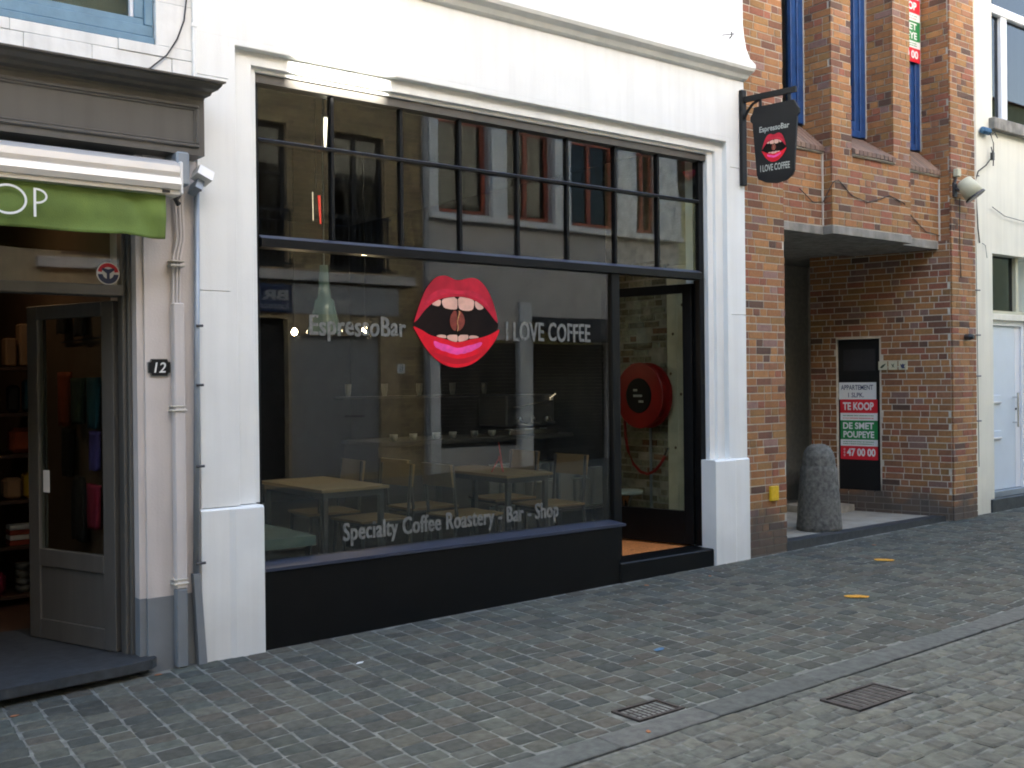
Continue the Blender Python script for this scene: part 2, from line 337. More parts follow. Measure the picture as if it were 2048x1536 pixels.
def brickface(out, org, d, length, z0, z1, course=.065, bl=.192, depth=.02, pal=PAL, holes=(), seed=0, off=.0, jit=.0012, joint=.0095, wt=1.0):
    rr = random.Random(seed*31+5); org = Vector(org); d = Vector(d).normalized(); n = Vector((d.y, -d.x, 0))   # outward normal, d runs to the right when seen from outside
    k = round((z0-.0)/course); z = z0; row = 0
    while z < z1-.02:
        h = min(course-joint, z1-z); u = 0.; first = True; q = rr.random()
        u = -(.05 + .1*((row % 2)) + rr.choice((0, 0, .048)))
        while u < length-.012:
            L = bl if rr.random() < .58 else bl*.47
            a, b = max(u, 0), min(u+L-joint, length); u += L
            if b-a < .02: continue
            c = ((a+b)/2, z+h/2)
            for x0, x1, y0, y1 in holes:
                if y0 < c[1] < y1:
                    if a < x0 < b: b = x0-.001
                    elif a < x1 < b: a = x1+.001
                    elif x0 <= a and b <= x1: b = a
            if b-a < .015: continue
            j = rr.uniform(-jit, jit); j2 = [rr.uniform(-.0012, .0012) for _ in range(8)]
            pr_ = [(a,0,0),(b,0,0),(b,1,0),(a,1,0),(a,0,1),(b,0,1),(b,1,1),(a,1,1)]
            v = []
            for i, (uu, dd, hh) in enumerate(pr_):
                uu2 = uu + (j2[i] if 0 < uu < length else 0)
                p = org + d*uu2 - n*(dd*depth) + n*(j+off)*(1-dd) + Vector((0, 0, z + hh*h + (j2[i])))
                v.append(p)
            t = rr.choice(pal); g = rr.uniform(.85, 1.15); t = tuple(min(1, x*g*k_) for x, k_ in zip(t, (.76, .83, .755)))
            ctr = org + d*((a+b)/2) + Vector((0, 0, z)); e = (ctr-CAM); cosv = max(.05, -e.normalized().dot(n))
            out.append((e.length/math.sqrt(cosv)/wt, v, BF, t))
        z += course; row += 1

# ================================================================== GROUND
g = MB(); g.add([(-40,-8.2,gz(-40)-.0105),(60,-8.2,gz(60)-.0105),(60,-2.53,gz(60)-.0105),(-40,-2.53,gz(-40)-.0105)], [(0,1,2,3)]); road = g.build('road', 'road_joint', kind='structure')
g = MB(); g.add([(-40,-2.36,gz(-40)-.0045),(60,-2.36,gz(60)-.0045),(60,.35,gz(60)-.0045),(-40,.35,gz(-40)-.0045)], [(0,1,2,3)]); pav = g.build('pavement', 'sand_joint', kind='structure')
g = MB(); g.add([(-60,-60,-1.2),(80,-60,-1.2),(80,60,-1.2),(-60,60,-1.2)], [(0,1,2,3)]); g.build('ground', 'pale_concrete', kind='structure')
g = MB(); g.add([(-40,-2.53,gz(-40)-.02),(60,-2.53,gz(60)-.02),(60,-2.36,gz(60)-.02),(-40,-2.36,gz(-40)-.02)], [(0,1,2,3)]); kerb = g.build('kerb', 'sand_joint', kind='structure')
PP = [tuple(k_*(q*.75+.0215) for q, k_ in zip(p, (1.0, .97, .84))) for p in ((.080,.088,.080),(.070,.078,.076),(.095,.094,.082),(.060,.070,.072),(.088,.082,.074),(.105,.108,.098),(.075,.088,.084),(.058,.062,.060),(.09,.095,.09))]
def cobble(out, x0, x1, y0, y1, z, rr, b=.007, skew=0., jit=.004, tilt=.002, pal=PP, up=0., keep=None):
    if keep:
        sh = skew*(y0+y1)/2; a0, a1, b0, b1 = keep; a0 -= .008+sh; a1 += .008-sh; b0 -= .008; b1 += .008
        if x0 < a1 and x1 > a0 and y0 < b1 and y1 > b0:
            pen = {'l': x1-a0, 'r': a1-x0, 'd': y1-b0, 'u': b1-y0}; k = min(pen, key=pen.get)
            if k == 'l': x1 = a0
            elif k == 'r': x0 = a1
            elif k == 'd': y1 = b0
            else: y0 = b1
            if x1-x0 < .025 or y1-y0 < .025: return
            skew = 0. if k in 'lr' and False else skew; jit = .0015
    J = lambda s=jit: rr.uniform(-s, s)
    q = [(x0+J(), y0+J()), (x1+J(), y0+J()), (x1+J(), y1+J()), (x0+J(), y1+J())]; c = []
    for i in range(4):      # worn corners: every corner is cut off a little
        p, a, z_ = q[i], q[i-1], q[(i+1) % 4]; k1, k2 = rr.uniform(.02, .10), rr.uniform(.02, .10)
        c += [(p[0]+(a[0]-p[0])*k1, p[1]+(a[1]-p[1])*k1), (p[0]+(z_[0]-p[0])*k2, p[1]+(z_[1]-p[1])*k2)]
    if skew: c = [(x+skew*y, y) for x, y in c]
    N = len(c); hh = [J(tilt)+up for _ in range(4)]; h = [hh[i//2] for i in range(N)]; cx = sum(p[0] for p in c)/N; cy = sum(p[1] for p in c)/N
    lo = [(x, y, gz(x)+z-.03) for x, y in c]; mi = [(x, y, gz(x)+z-b*.6+h[i]) for i, (x, y) in enumerate(c)]
    kx = 1-2*b/(x1-x0); ky = 1-2*b/(y1-y0)
    to = [(cx+(x-cx)*kx, cy+(y-cy)*ky, gz(x)+z+h[i]) for i, (x, y) in enumerate(c)]
    ctr = (cx, cy, gz(cx)+z+sum(h)/N+b*.18)
    v = lo+mi+to+[ctr]; f = []
    for i in range(N):
        k = (i+1) % N; f += [(i, k, N+k, N+i), (N+i, N+k, 2*N+k, 2*N+i), (2*N+i, 2*N+k, 3*N)]
    t = rr.choice(pal); gg = rr.uniform(.84, 1.15); t = tuple(q*gg for q in t)
    e = (Vector(ctr)-CAM); out.append((e.length if (e.dot(F) > 2 and cx > .3) else e.length+50, v, f, t))
G1 = (3.40, 3.70, -2.345, -2.16)      # small inspection cover
G2 = (4.27, 4.71, -2.90, -2.68)       # gully
rr = random.Random(3); out = []
x = -1.2
while x < 16.5:
    wv = .145*rr.uniform(.94, 1.06); y = -.005 - rr.uniform(0, .05)
    if x < 2.05: y = -.075
    while y > -2.33:
        dv = .114*rr.uniform(.85, 1.2); y1, y0 = y, max(y-dv+.005, -2.352)
        if y1-y0 > .03:
            xx = x + .075*(y0+y1)/2
            cobble(out, x, x+wv-.009, y0, y1, 0, rr, b=.009, skew=.075, keep=G1, jit=.0055)
        y -= dv
    x += wv
cobble_list = out
scatter_pieces(cobble_list, 'paver', 'far_pavers', 'paver', pav)
out = []; x = -1.0; 
while x < 16:
    L = rr.choice((.62, .8, .95)); cobble(out, x, x+L-.005, -2.529, -2.362, .001, rr, b=.006, jit=.003, tilt=.001, pal=[(.112,.115,.105),(.104,.108,.098),(.118,.118,.107)]); x += L
scatter_pieces(out, 'kerb_stone', 'far_kerb_stones', 'paver', kerb)
out = []; y = -2.54; row = 0
while y > -5.9:
    dv = .098*rr.uniform(.85, 1.15); x = (-.06 if row % 2 else 0.) + .8
    while x < 17:
        wv = .125*rr.uniform(.7, 1.3); wav = .03*math.sin(x*1.9+row*.2)
        cx, cy = x+wv/2, y-dv/2
        y1_ = min(y+wav, -2.534)
        if y1_ > y-dv+wav+.03: cobble(out, x, x+wv-.007, y-dv+.006+wav, y1_, -.003, rr, b=.013, jit=.009, tilt=.005, pal=[tuple(q*.7+k_ for q, k_ in zip(p, (.058, .056, .046))) for p in PP], keep=G2)
        x += wv
    y -= dv; row += 1
scatter_pieces(out, 'cobble', 'far_cobbles', 'paver', road)
# small square cover beside the kerb
cv = thing('inspection_cover', 'small rusty mesh cover set in the pavement beside the kerb', 'drain cover', (3.55, -2.25, gz(3.55)))
def in_frame(G, name, z=.002):
    x0, x1, y0, y1 = G; mb = MB(); b = .018; zz = gz((x0+x1)/2)
    mb.box(x0, x1, y0, y0+b, zz-.03, zz+.002+z); mb.box(x0, x1, y1-b, y1, zz-.03, zz+.002+z); mb.box(x0, x0+b, y0+b, y1-b, zz-.03, zz+.0015+z); mb.box(x1-b, x1, y0+b, y1-b, zz-.03, zz+.0015+z)
    return mb.build(name, 'cast_iron')
o = in_frame(G1, 'frame'); o.parent = cv
bx('silt_bed', (G1[0]+.018, G1[1]-.018, G1[2]+.018, G1[3]-.018, gz(3.5)-.04, gz(3.5)-.010), 'silt', cv)
for i in range(9):
    xx = G1[0]+.03+i*.03; bx('bar', (xx, xx+.006, G1[2]+.018, G1[3]-.018, gz(xx)-.012, gz(xx)-.002), 'cast_iron', cv)
for i in range(2): yy = G1[2]+.06+i*.055; bx('cross_bar', (G1[0]+.018, G1[1]-.018, yy, yy+.006, gz(3.5)-.014, gz(3.5)-.003), 'cast_iron', cv)
rebase(cv, (3.55, -2.25, gz(3.55)))
gv = thing('gully_grate', 'dark rusty slotted gully grate set in the cobbles along the kerb', 'drain grate')
o = in_frame(G2, 'frame', -.004); o.parent = gv
bx('pit', (G2[0]+.018, G2[1]-.018, G2[2]+.018, G2[3]-.018, gz(4.5)-.12, gz(4.5)-.07), 'room_dark', gv)
for i in range(9):
    xx = G2[0]+.03+i*.045; bx('bar', (xx, xx+.028, G2[2]+.018, G2[3]-.018, gz(xx)-.03, gz(xx)-.008), 'cast_iron', gv)
rebase(gv, (4.49, -2.79, gz(4.49)))
def fleck(name, m, x, y, sx, sy, lab, cat, rot=.3, group=None):
    mb = MB(); n = 9; rr2 = random.Random(int(x*100)); v = []
    for lv, k in ((.0, 1), (.003, .85)):
        for i in range(n):
            t = 2*math.pi*i/n; q = rr2.uniform(.7, 1.1)*k; a, b = sx*q*math.cos(t), sy*q*math.sin(t)
            v.append((x+a*math.cos(rot)-b*math.sin(rot), y+a*math.sin(rot)+b*math.cos(rot), gz(x)+.0035+lv))
    mb.add(v, [tuple(range(n, 2*n))]+[(i, (i+1) % n, n+(i+1) % n, n+i) for i in range(n)])
    return tag(mb.build(name, m), lab, cat, group)
fleck('yellow_marker', 'yellow_leaf', 6.36, -1.48, .10, .05, 'yellow blotch on the pavers nearer to the kerb', 'marking', -.9)
fleck('yellow_marker', 'yellow_leaf', 7.72, -.82, .10, .05, 'yellow blotch on the pavers near the stone bollard', 'marking', -.9)
fleck('litter_scrap', 'rag_blue', 4.36, -1.54, .05, .025, 'small blue scrap lying on the pavers before the shop door', 'litter')
fleck('litter_scrap', 'paper_white', 2.95, -.633, .03, .012, 'tiny white scrap on the pavers below the shop window', 'litter')
for i, (x, y, lab) in enumerate(((1.25, -.33, 'pale brown leaf scrap on the pavers below the left shop step'), (6.2, -.3, 'curled dry leaf on the pavers right of the threshold middle'), (8.3, -.35, 'dry leaf scrap on the pavers before the passage'), (2.02, -.1, 'brown leaf scrap at the foot of the blue-grey pipe'), (3.33, -2.47, 'small orange leaf scrap on the kerb stones'), (5.6, -.22, 'dry leaf scrap on the pavers before the door threshold'))):
    fleck('dry_leaf', 'leaf_debris', x, y, .022, .012, lab, 'leaf', i)

# ================================================================== WHITE SHOP BUILDING
wb = thing('white_shop_building', 'white painted house with the black framed coffee bar front', 'building')
# moulded surround: one profile carried round the opening
prof = [(.17,2.70,6.645,3.385),(.08,2.70,6.645,3.385),(.076,2.696,6.65,3.388),(.076,2.666,6.706,3.408),(.052,2.664,6.708,3.410),(.048,2.660,6.711,3.413),(.048,2.545,6.793,3.490),(.004,2.543,6.795,3.492),(.0,2.539,6.799,3.496),(.0,2.502,6.838,3.532)]
mb = MB(); v = []; zb = .855
for (Y, xl, xr, zt) in prof: v += [(xl, Y, zb), (xl, Y, zt), (xr, Y, zt), (xr, Y, zb)]
f = []
for i in range(len(prof)-1):
    for k in range(3): f.append((i*4+k, (i+1)*4+k, (i+1)*4+k+1, i*4+k+1))
mb.add(v, f); mb.build('moulded_surround', 'white_paint', wb, recalc=False)
for (a, b) in ((.855, 2.078), (2.082, 3.29), (3.294, 3.532)):
    bx('pilaster_block', (2.312, 2.5015, .0, .3, a, b), 'white_paint', wb); bx('pilaster_block', (6.8385, 7.02, .0, .3, a, b), 'white_paint', wb)
bx('wall_core', (2.32, 2.70, .172, .32, -.2, 3.6), 'white_paint', wb); bx('wall_core', (6.6455, 7.01, .172, .32, -.2, 3.6), 'white_paint', wb)
bx('wall', (2.312, 7.02, .0, .3, 3.5325, 9.0), 'white_paint', wb)
bx('lintel_soffit', (2.70, 6.645, .135, .30, 3.386, 3.45), 'white_paint', wb)
# plinth blocks with sloped shoulders
def plinth(x0, x1, zt, y0, notch, right):
    mb = MB(); p = [(x0, y0), (x0+notch, y0), (x0+notch+.03, y0-.018), (x1, y0-.018), (x1, .16), (x0, .16)] if not right else [(x0, y0-.018), (x0+notch, y0-.018), (x0+notch+.03, y0), (x1, y0), (x1, .16), (x0, .16)]
    mb.prism(p, lambda u, q, h: (u, q, h), h0=-.1, h1=zt-.012)
    q2 = [(u, (q+.014 if q < .1 else q)) for u, q in p]; n = len(p)
    b = len(mb.v); mb.v += [(u, q, zt-.012) for u, q in p] + [(u, q, zt) for u, q in q2]
    for i in range(n): mb.f.append((b+i, b+(i+1) % n, b+n+(i+1) % n, b+n+i)); mb.m.append(0); mb.t.append(None)
    mb.f.append(tuple(range(b+n, b+2*n))); mb.m.append(0); mb.t.append(None)
    mb.build('plinth_block', 'white_paint', wb)
plinth(2.303, 2.672, .850, -.018, .165, False); plinth(6.588, 7.03, .892, -.015, .24, True)
# string cornice
cor = [(0,4.50),(-.008,4.40),(-.025,4.29),(-.055,4.20),(-.10,4.145),(-.10,4.112),(-.088,4.09),(-.05,4.065),(-.03,4.035),(0,4.02)]
mb = MB(); n = len(cor)
v = [(2.312, y, z) for y, z in cor] + [(7.02 - y*.38, y, z) for y, z in cor]; mb.add(v, [(i, i+1, n+i+1, n+i) for i in range(n-1)] + [tuple(range(n, 2*n)), tuple(range(n))[::-1]])
mb.build('cornice', 'white_paint', wb)
tag_ = MB(); tag_.tube([(6.73, -.10, 4.30), (6.735, -.12, 4.32), (6.74, -.115, 4.35)], .006, 6); tag_.tube([(6.70, -.05, 4.335), (6.78, -.11, 4.345)], .004, 5); tag_.build('wire_hook', 'wire_black', wb)
# --- shop front joinery
sw = bpy.data.objects.new('shop_window', None); sc.collection.objects.link(sw); sw.parent = wb
bx('head_board', (2.7005, 6.6445, .095, .2, 3.332, 3.3845), 'taupe_paint', sw)
bx('jamb', (2.7005, 2.733, .118, .19, .44, 3.3315), 'black_paint', sw, .003); bx('jamb', (6.587, 6.6445, .118, .19, .18, 3.3315), 'black_paint', sw, .004)
mb = MB(); mb.prism([(.085, 2.362), (.085, 2.414), (.19, 2.414), (.19, 2.362)], lambda u, q, h: (h, u, q), 'black_paint', h0=2.7335, h1=6.5865); mb.prism([(.085, 2.4142), (.128, 2.437), (.19, 2.437), (.19, 2.4142)], lambda u, q, h: (h, u, q), 'sky_sheen_black', h0=2.7335, h1=6.5865); mb.build('transom', None, sw)
xs = [2.7335, 3.23, 3.735, 4.205, 4.705, 5.17, 5.655, 6.12, 6.5865]
rows = [(2.4375, 2.9885), (3.013, 3.3315)]
mb = MB(); mb.prism([(.112, 2.989), (.112, 3.006), (.165, 3.006), (.165, 2.989)], lambda u, q, h: (h, u, q), 'black_paint', h0=2.7335, h1=6.5865); mb.prism([(.112, 3.0062), (.120, 3.0125), (.165, 3.0125), (.165, 3.0062)], lambda u, q, h: (h, u, q), 'sky_sheen_black', h0=2.7335, h1=6.5865); mb.build('horizontal_bar', None, sw)
for x in xs[1:-1]:
    for a, b in rows: bx('glazing_bar', (x-.011, x+.011, .118, .165, a+.0005, b-.0005), 'black_paint', sw, .003)
for i in range(8):
    for a, b in rows: bx('pane', (xs[i]+(.011 if i else 0), xs[i+1]-(.011 if i < 7 else 0), .139, .145, a, b), 'glass', sw, label='small upper window pane')
bx('door_post', (5.597, 5.682, .114, .19, .181, 2.3615), 'black_paint', sw, .005)
bx('pane', (2.7335, 5.5965, .139, .145, .488, 2.3615), 'glass', sw, label='large pane carrying the lips and lettering')
mb = MB(); mb.prism([(-.014, .455), (-.014, .473), (.145, .487), (.19, .487), (.19, .455)], lambda u, q, h: (h, u, q), h0=2.6905, h1=5.5965); mb.build('sill', 'sky_sheen_black', sw)
bx('stall_riser', (2.69, 5.540, -.002, .17, -.15, .4545), 'black_paint', wb, .003)
bx('threshold', (5.541, 6.584, -.012, .24, -.1, .180), 'black_paint', wb, .008)
# lips and lettering on the large pane (outer face)
lp = bpy.data.objects.new('lips_sticker', None); sc.collection.objects.link(lp); lp.parent = wb; lips(lp, (4.178, .1375, 1.945), (1, 0, 0), (0, -1, 0), .001)
def lettering(s, x, z, wd, h, jit=.02, bold=.035):
    mb = MB(); text_into(mb, s, None, (x, .1372, z), (1, 0, 0), wd, h, bold=bold, jitter=jit, thick=.0035); return mb
mb = lettering('EspressoBar', 3.068, 1.808, .695, .165, .05, .01); mb.build('lettering', 'letter_grey', sw, recalc=False, label='grey lettering reading EspressoBar left of the lips')
mb = lettering('I LOVE COFFEE', 4.595, 1.835, .795, .135, .05, .012); mb.build('lettering', 'letter_grey', sw, recalc=False, label='grey lettering reading I LOVE COFFEE right of the lips')
mb = lettering('Specialty Coffee Roastery - Bar - Shop', 3.285, .522, 1.775, .150, .0, .012); mb.build('lettering', 'letter_grey', sw, recalc=False, label='grey lettering along the foot of the pane')
# --- door, standing open into the room
dr = bpy.data.objects.new('open_door', None); sc.collection.objects.link(dr); dr.parent = wb; dr.location = (6.583, .195, 0); dr.rotation_euler.z = R(180-76)
bx('stile', (0, .085, -.022, .022, .19, 2.335), 'black_paint', dr, .003); bx('stile', (.80, .885, -.022, .022, .19, 2.335), 'black_paint', dr, .003)
bx('top_rail', (.0855, .7995, -.021, .021, 2.262, 2.335), 'black_paint', dr); bx('bottom_rail', (.0855, .7995, -.021, .021, .19, .462), 'black_paint', dr)
bx('door_pane', (.0855, .7995, -.004, .004, .4625, 2.2615), 'glass', dr)
for zz in (.55, 1.35, 2.1): bx('hinge', (-.012, .02, -.026, -.0225, zz-.05, zz+.05), 'dark_metal', dr)
mb = MB(); mb.tube([(.84, -.03, 1.0), (.84, -.07, 1.0), (.84, -.07, 1.35), (.84, -.03, 1.35)], .009, 8); mb.build('handle', 'steel', dr)
# --- interior shell
RZ = .08
rm = bpy.data.objects.new('coffee_room', None); sc.collection.objects.link(rm); rm.parent = wb
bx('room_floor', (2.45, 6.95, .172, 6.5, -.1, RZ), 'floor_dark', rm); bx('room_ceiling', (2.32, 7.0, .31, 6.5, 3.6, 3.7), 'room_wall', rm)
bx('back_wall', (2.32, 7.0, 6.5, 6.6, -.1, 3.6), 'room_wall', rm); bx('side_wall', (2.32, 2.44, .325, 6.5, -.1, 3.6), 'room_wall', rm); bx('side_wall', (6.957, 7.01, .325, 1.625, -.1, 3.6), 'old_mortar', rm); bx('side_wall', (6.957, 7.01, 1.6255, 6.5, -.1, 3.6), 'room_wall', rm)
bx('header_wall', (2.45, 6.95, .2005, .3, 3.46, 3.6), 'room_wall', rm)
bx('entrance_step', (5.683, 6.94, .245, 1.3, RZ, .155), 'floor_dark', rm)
bp = []; OPAL = [(.30,.25,.18)]*4 + [(.36,.32,.25)]*3 + [(.24,.18,.12)]*2 + [(.24,.12,.07)] + [(.20,.16,.11)]*2
brickface(bp, (6.952, 1.62, 0), (0, -1, 0), .82, .2, 2.62, .063, .19, .03, OPAL, seed=91, jit=.009, joint=.016)
pass; scatter_pieces(bp, 'brick', 'high_interior_bricks', 'old_brick', rm)
mt = tag(bx('door_mat', (5.70, 6.78, .26, 1.25, .1555, .172), 'coir', None), 'orange brown coir mat just inside the open shop door', 'door mat')
# plank, hose reel
pk = thing('board', 'tall pale knotty wooden board on the wall behind the open door', 'board')
bx('plank', (6.905, 6.938, .55, .665, .2, 2.55), 'pale_plank', pk, .002); bx('plank', (6.905, 6.938, .668, .79, .2, 2.55), 'pale_plank', pk, .002)
for y, z in ((.72, 1.95), (.63, 1.42), (.75, 1.6), (.58, 1.15), (.7, .95), (.61, 2.2)):
    mb = MB(); mb.lathe([(.014, 0), (.012, -.002)], (6.9048, y, z), 10, ax='x'); mb.build('knot', 'knot', pk)
rebase(pk, (6.92, .67, .2))
hr = thing('fire_hose_reel', 'red round fire hose reel on the wall seen through the doorway', 'hose reel')
c = (6.72, .965, 1.41)
mb = MB(); mb.lathe([(.05, .0), (.285, 0), (.292, .006), (.292, .014), (.25, .016)], c, 40, ax='x'); mb.lathe([(.25, .10), (.292, .105), (.292, .125), (.05, .13)], c, 40, ax='x'); mb.build('flange', 'hose_red', hr, smooth=False)
mb = MB(); 
for k in range(5): mb.lathe([(.235, .016+k*.017), (.262, .02+k*.017), (.262, .029+k*.017), (.235, .033+k*.017)], c, 32, ax='x')
mb.build('coiled_hose', 'hose_red', hr)
mb = MB(); mb.lathe([(.05, -.012), (.148, -.010), (.156, -.004), (.156, 0)], c, 32, ax='x'); mb.build('hub_plate', 'sign_black', hr)
mb = MB()
for i, (a, b, w_) in enumerate(((.03, .05, .05), (.0, .0, .11), (-.04, -.05, .06))):
    mb.box(c[0]-.0135, c[0]-.0125, c[1]+a-w_/2, c[1]+a+w_/2, c[2]+b-.012, c[2]+b+.008)
mb.build('hub_print', 'sign_letter', hr)
bx('wall_arm', (6.85, 6.95, .94, .99, 1.38, 1.44), 'dark_metal', hr)
mb = MB(); pts = []
for i in range(17):
    t = i/16; a = math.pi*(1.0+t); pts.append((6.86, 1.0-.24*math.cos(a)*-1*-1+0, 1.0))
pts = [(6.87, 1.30, 1.22), (6.88, 1.30, 1.02), (6.88, 1.27, .90), (6.88, 1.2, .78), (6.88, 1.11, .715), (6.88, 1.02, .70), (6.88, .93, .735), (6.88, .86, .80), (6.88, .80, .88)]
mb.tube(pts, .014, 8); mb.build('loose_hose', 'hose_red', hr, smooth=True)
mb = MB(); mb.tube([(6.88, .80, .88), (6.88, .76, .95)], [.017, .010], 8); mb.build('nozzle', 'steel', hr)
mb = MB(); mb.tube([(6.93, 1.03, 1.2), (6.93, 1.03, .2)], .012, 8); mb.build('supply_pipe', 'zinc', hr)
rebase(hr, (6.72, .965, 1.12))
st = thing('stool', 'low steel pedestal stool with a pale green top inside the doorway', 'stool')
mb = MB(); mb.lathe([(.001, 0), (.15, 0), (.155, .01), (.155, .03), (.001, .035)], (6.70, 1.12, .53), 24); mb.build('seat', 'net_curtain', st)
mb = MB(); mb.lathe([(.14, 0), (.14, .012), (.05, .03), (.045, .3), (.07, .36), (.085, .375)], (6.70, 1.12, .155), 24); mb.build('pedestal', 'steel', st, smooth=True)
rebase(st, (6.70, 1.12, .155))
# tables and chairs
def table(x0, x1, y0, y1, lab):
    t = thing('table', lab, 'table', group='plywood cafe tables'); zt = .822
    bx('tabletop', (x0, x1, y0, y1, zt-.022, zt), 'plywood', t, .002)
    bx('apron', (x0+.03, x1-.03, y0+.03, y1-.03, zt-.065, zt-.0225), 'dark_metal', t)
    for x in (x0+.03, x1-.065):
        for y in (y0+.03, y1-.065): bx('leg', (x, x+.035, y, y+.035, RZ, zt-.0655), 'dark_metal', t)
    rebase(t, ((x0+x1)/2, (y0+y1)/2, RZ)); return t
table(3.45, 3.99, .73, 1.72, 'plywood table in the left half of the shop window'); table(5.03, 5.50, .71, 1.75, 'plywood table in the right half of the shop window')
ch = thing('chair', '', 'chair', group='plywood chairs at the cafe tables')
bx('seat', (-.21, .23, -.21, .21, .44, .458), 'plywood', ch, .003)
mb = MB(); M4 = Matrix.Rotation(R(9), 4, 'Y'); mb.box(-.012, .012, -.2, .2, -.085, .085); bo = mb.build('backrest', 'plywood', ch); bo.location = (-.242, 0, .765); bo.rotation_euler.y = R(-8)
for y in (-.19, .19):
    mb = MB(); mb.tube([(-.20, y, .45), (-.265, y, .0)], .014, 6); mb.build('leg', 'dark_metal', ch)
    mb = MB(); mb.tube([(.20, y, .45), (.22, y, .0)], .014, 6); mb.build('leg', 'dark_metal', ch)
    mb = MB(); mb.tube([(-.20, y, .44), (-.235, y, .845)], .014, 6); mb.build('back_post', 'dark_metal', ch)
mb = MB(); mb.tube([(-.2, -.19, .43), (.2, -.19, .43), (.2, .19, .43), (-.2, .19, .43), (-.2, -.19, .43)], .012, 6); mb.build('seat_frame', 'dark_metal', ch)
spots = [((4.80, .96), 0, 'front chair left of the right table, its back to the left table'), ((4.84, 1.62), 0, 'rear chair left of the right table, half hidden by the front one'),
 ((5.72, 1.02), 180, 'front chair at the right side of the right table, nearest the counter'), ((5.74, 1.68), 178, 'rear chair at the right side of the right table'),
 ((4.13, 1.22), 184, 'front chair at the right side of the left table'), ((4.08, 1.86), 176, 'rear chair at the right side of the left table')]
for i, ((x, y), a, lab) in enumerate(spots):
    if i == 0: o = ch
    else:
        o = ch.copy(); sc.collection.objects.link(o)
        for c_ in ch.children:
            q = c_.copy(); sc.collection.objects.link(q); q.parent = o
    o.location = (x, y, RZ); o.rotation_euler.z = R(a); o['label'] = lab
ts = thing('table_stand', 'thin red tripod stand on the right table', 'stand')
for a_, b_ in (((5.22, 1.0, .8225), (5.20, 1.03, 1.06)), ((5.26, 1.06, .8225), (5.20, 1.03, .95)), ((5.14, 1.05, .8225), (5.20, 1.03, .93))):
    mb = MB(); mb.tube([a_, b_], .005, 6); mb.build('rod', 'hose_red', ts)
rebase(ts, (5.2, 1.03, .8225))
lb = thing('display_bench', 'pale green slab bench in the lower left corner of the shop window', 'bench')
bx('slab', (2.74, 3.15, .24, .98, .535, .60), 'green_cushion', lb, .004); bx('support', (2.80, 3.10, .30, .92, RZ, .5345), 'room_wall', lb); rebase(lb, (2.95, .6, RZ))
# counter with cups and bags
ct = thing('counter', 'dark bar counter with open shelves at the rear right of the room', 'counter')
bx('worktop', (4.7, 6.9, 2.05, 2.7, 1.0, 1.04), 'room_wall', ct, .003); bx('carcass', (4.72, 5.9, 2.1, 2.68, RZ, .9995), 'room_wall', ct)
bx('carcass', (5.905, 6.9, 2.45, 2.68, RZ, .9995), 'room_wall', ct); bx('shelf', (5.905, 6.88, 2.12, 2.445, .42, .44), 'room_wall', ct); rebase(ct, (5.8, 2.35, RZ))
ws = thing('wall_shelf', 'thin dark wall shelf behind the bar counter', 'shelf'); bx('board', (4.9, 6.9, 3.0, 3.2, 1.40, 1.42), 'floor_dark', ws); rebase(ws, (5.9, 3.1, 1.4))
def cup(x, y, z, r, h, lab, g_):
    mb = MB(); mb.lathe([(r*.6, 0), (r*.95, h*.4), (r, h), (r*.9, h), (r*.55, h*.15)], (x, y, z), 12); return tag(mb.build('cup', 'porcelain', smooth=True), lab, 'cup', g_)
for i in range(9): cup(4.95+i*.215+rnd.uniform(-.03, .03), 2.2, 1.04, .035, .055, '%s small white cup from the left on the bar counter' % ORD[i], 'white cups on the bar counter')
for i in range(5): cup(5.0+i*.4, 3.1, 1.42, .03, .12, '%s white beaker from the left on the thin wall shelf' % ORD[i], 'beakers on the wall shelf')
for i in range(12):
    x = 5.93+(i % 6)*.155; z = RZ+.005 if i < 6 else .445
    mb = MB(); mb.bev(x, x+.125, 2.14, 2.32, z, z+(.28 if i < 6 else .32), .012); o = mb.build('coffee_bag', 'porcelain'); tag(o, '%s white bag from the left on the %s counter shelf' % (ORD[i % 6], 'lower' if i < 6 else 'upper'), 'bag', 'white coffee bags under the counter')
for i in range(8):
    x = 6.0+(i % 4)*.205; q = 1.45+(.13 if i > 3 else 0); mb = MB(); mb.bev(x, x+.17, q, q+.11, .402, .66+.09*((i+i//4) % 2), .014); tag(mb.build('coffee_bag', 'porcelain'), '%s white bag from the left in the %s row on the low rack' % (ORD[i % 4], 'front' if i < 4 else 'rear'), 'bag', 'white bags on the low rack')
rk = thing('rack', 'low dark rack with white coffee bags beside the right chairs', 'rack'); bx('shelf', (5.96, 6.86, 1.42, 1.72, .38, .40), 'dark_metal', rk); [bx('leg', (x, x+.03, y, y+.03, RZ, .3795), 'dark_metal', rk) for x in (5.97, 6.82) for y in (1.43, 1.68)]; rebase(rk, (6.4, 1.57, RZ))
em = thing('espresso_machine', 'dark espresso machine with bright metal parts on the bar counter', 'coffee machine')
bx('housing', (6.15, 6.75, 2.15, 2.6, 1.12, 1.42), 'dark_metal', em, .015); bx('drip_tray', (6.15, 6.75, 2.1, 2.6, 1.041, 1.09), 'steel', em, .004)
for x in (6.28, 6.45, 6.62):
    mb = MB(); mb.lathe([(.035, 0), (.04, .03), (.03, .05)], (x, 2.12, 1.16), 12); mb.build('group_head', 'steel', em); mb = MB(); mb.tube([(x, 2.1, 1.17), (x-.05, 1.93, 1.15)], .011, 6); mb.build('portafilter', 'dark_metal', em)
mb = MB(); mb.tube([(6.2, 2.12, 1.30), (6.7, 2.12, 1.36)], .012, 8); mb.build('front_rail', 'steel', em)
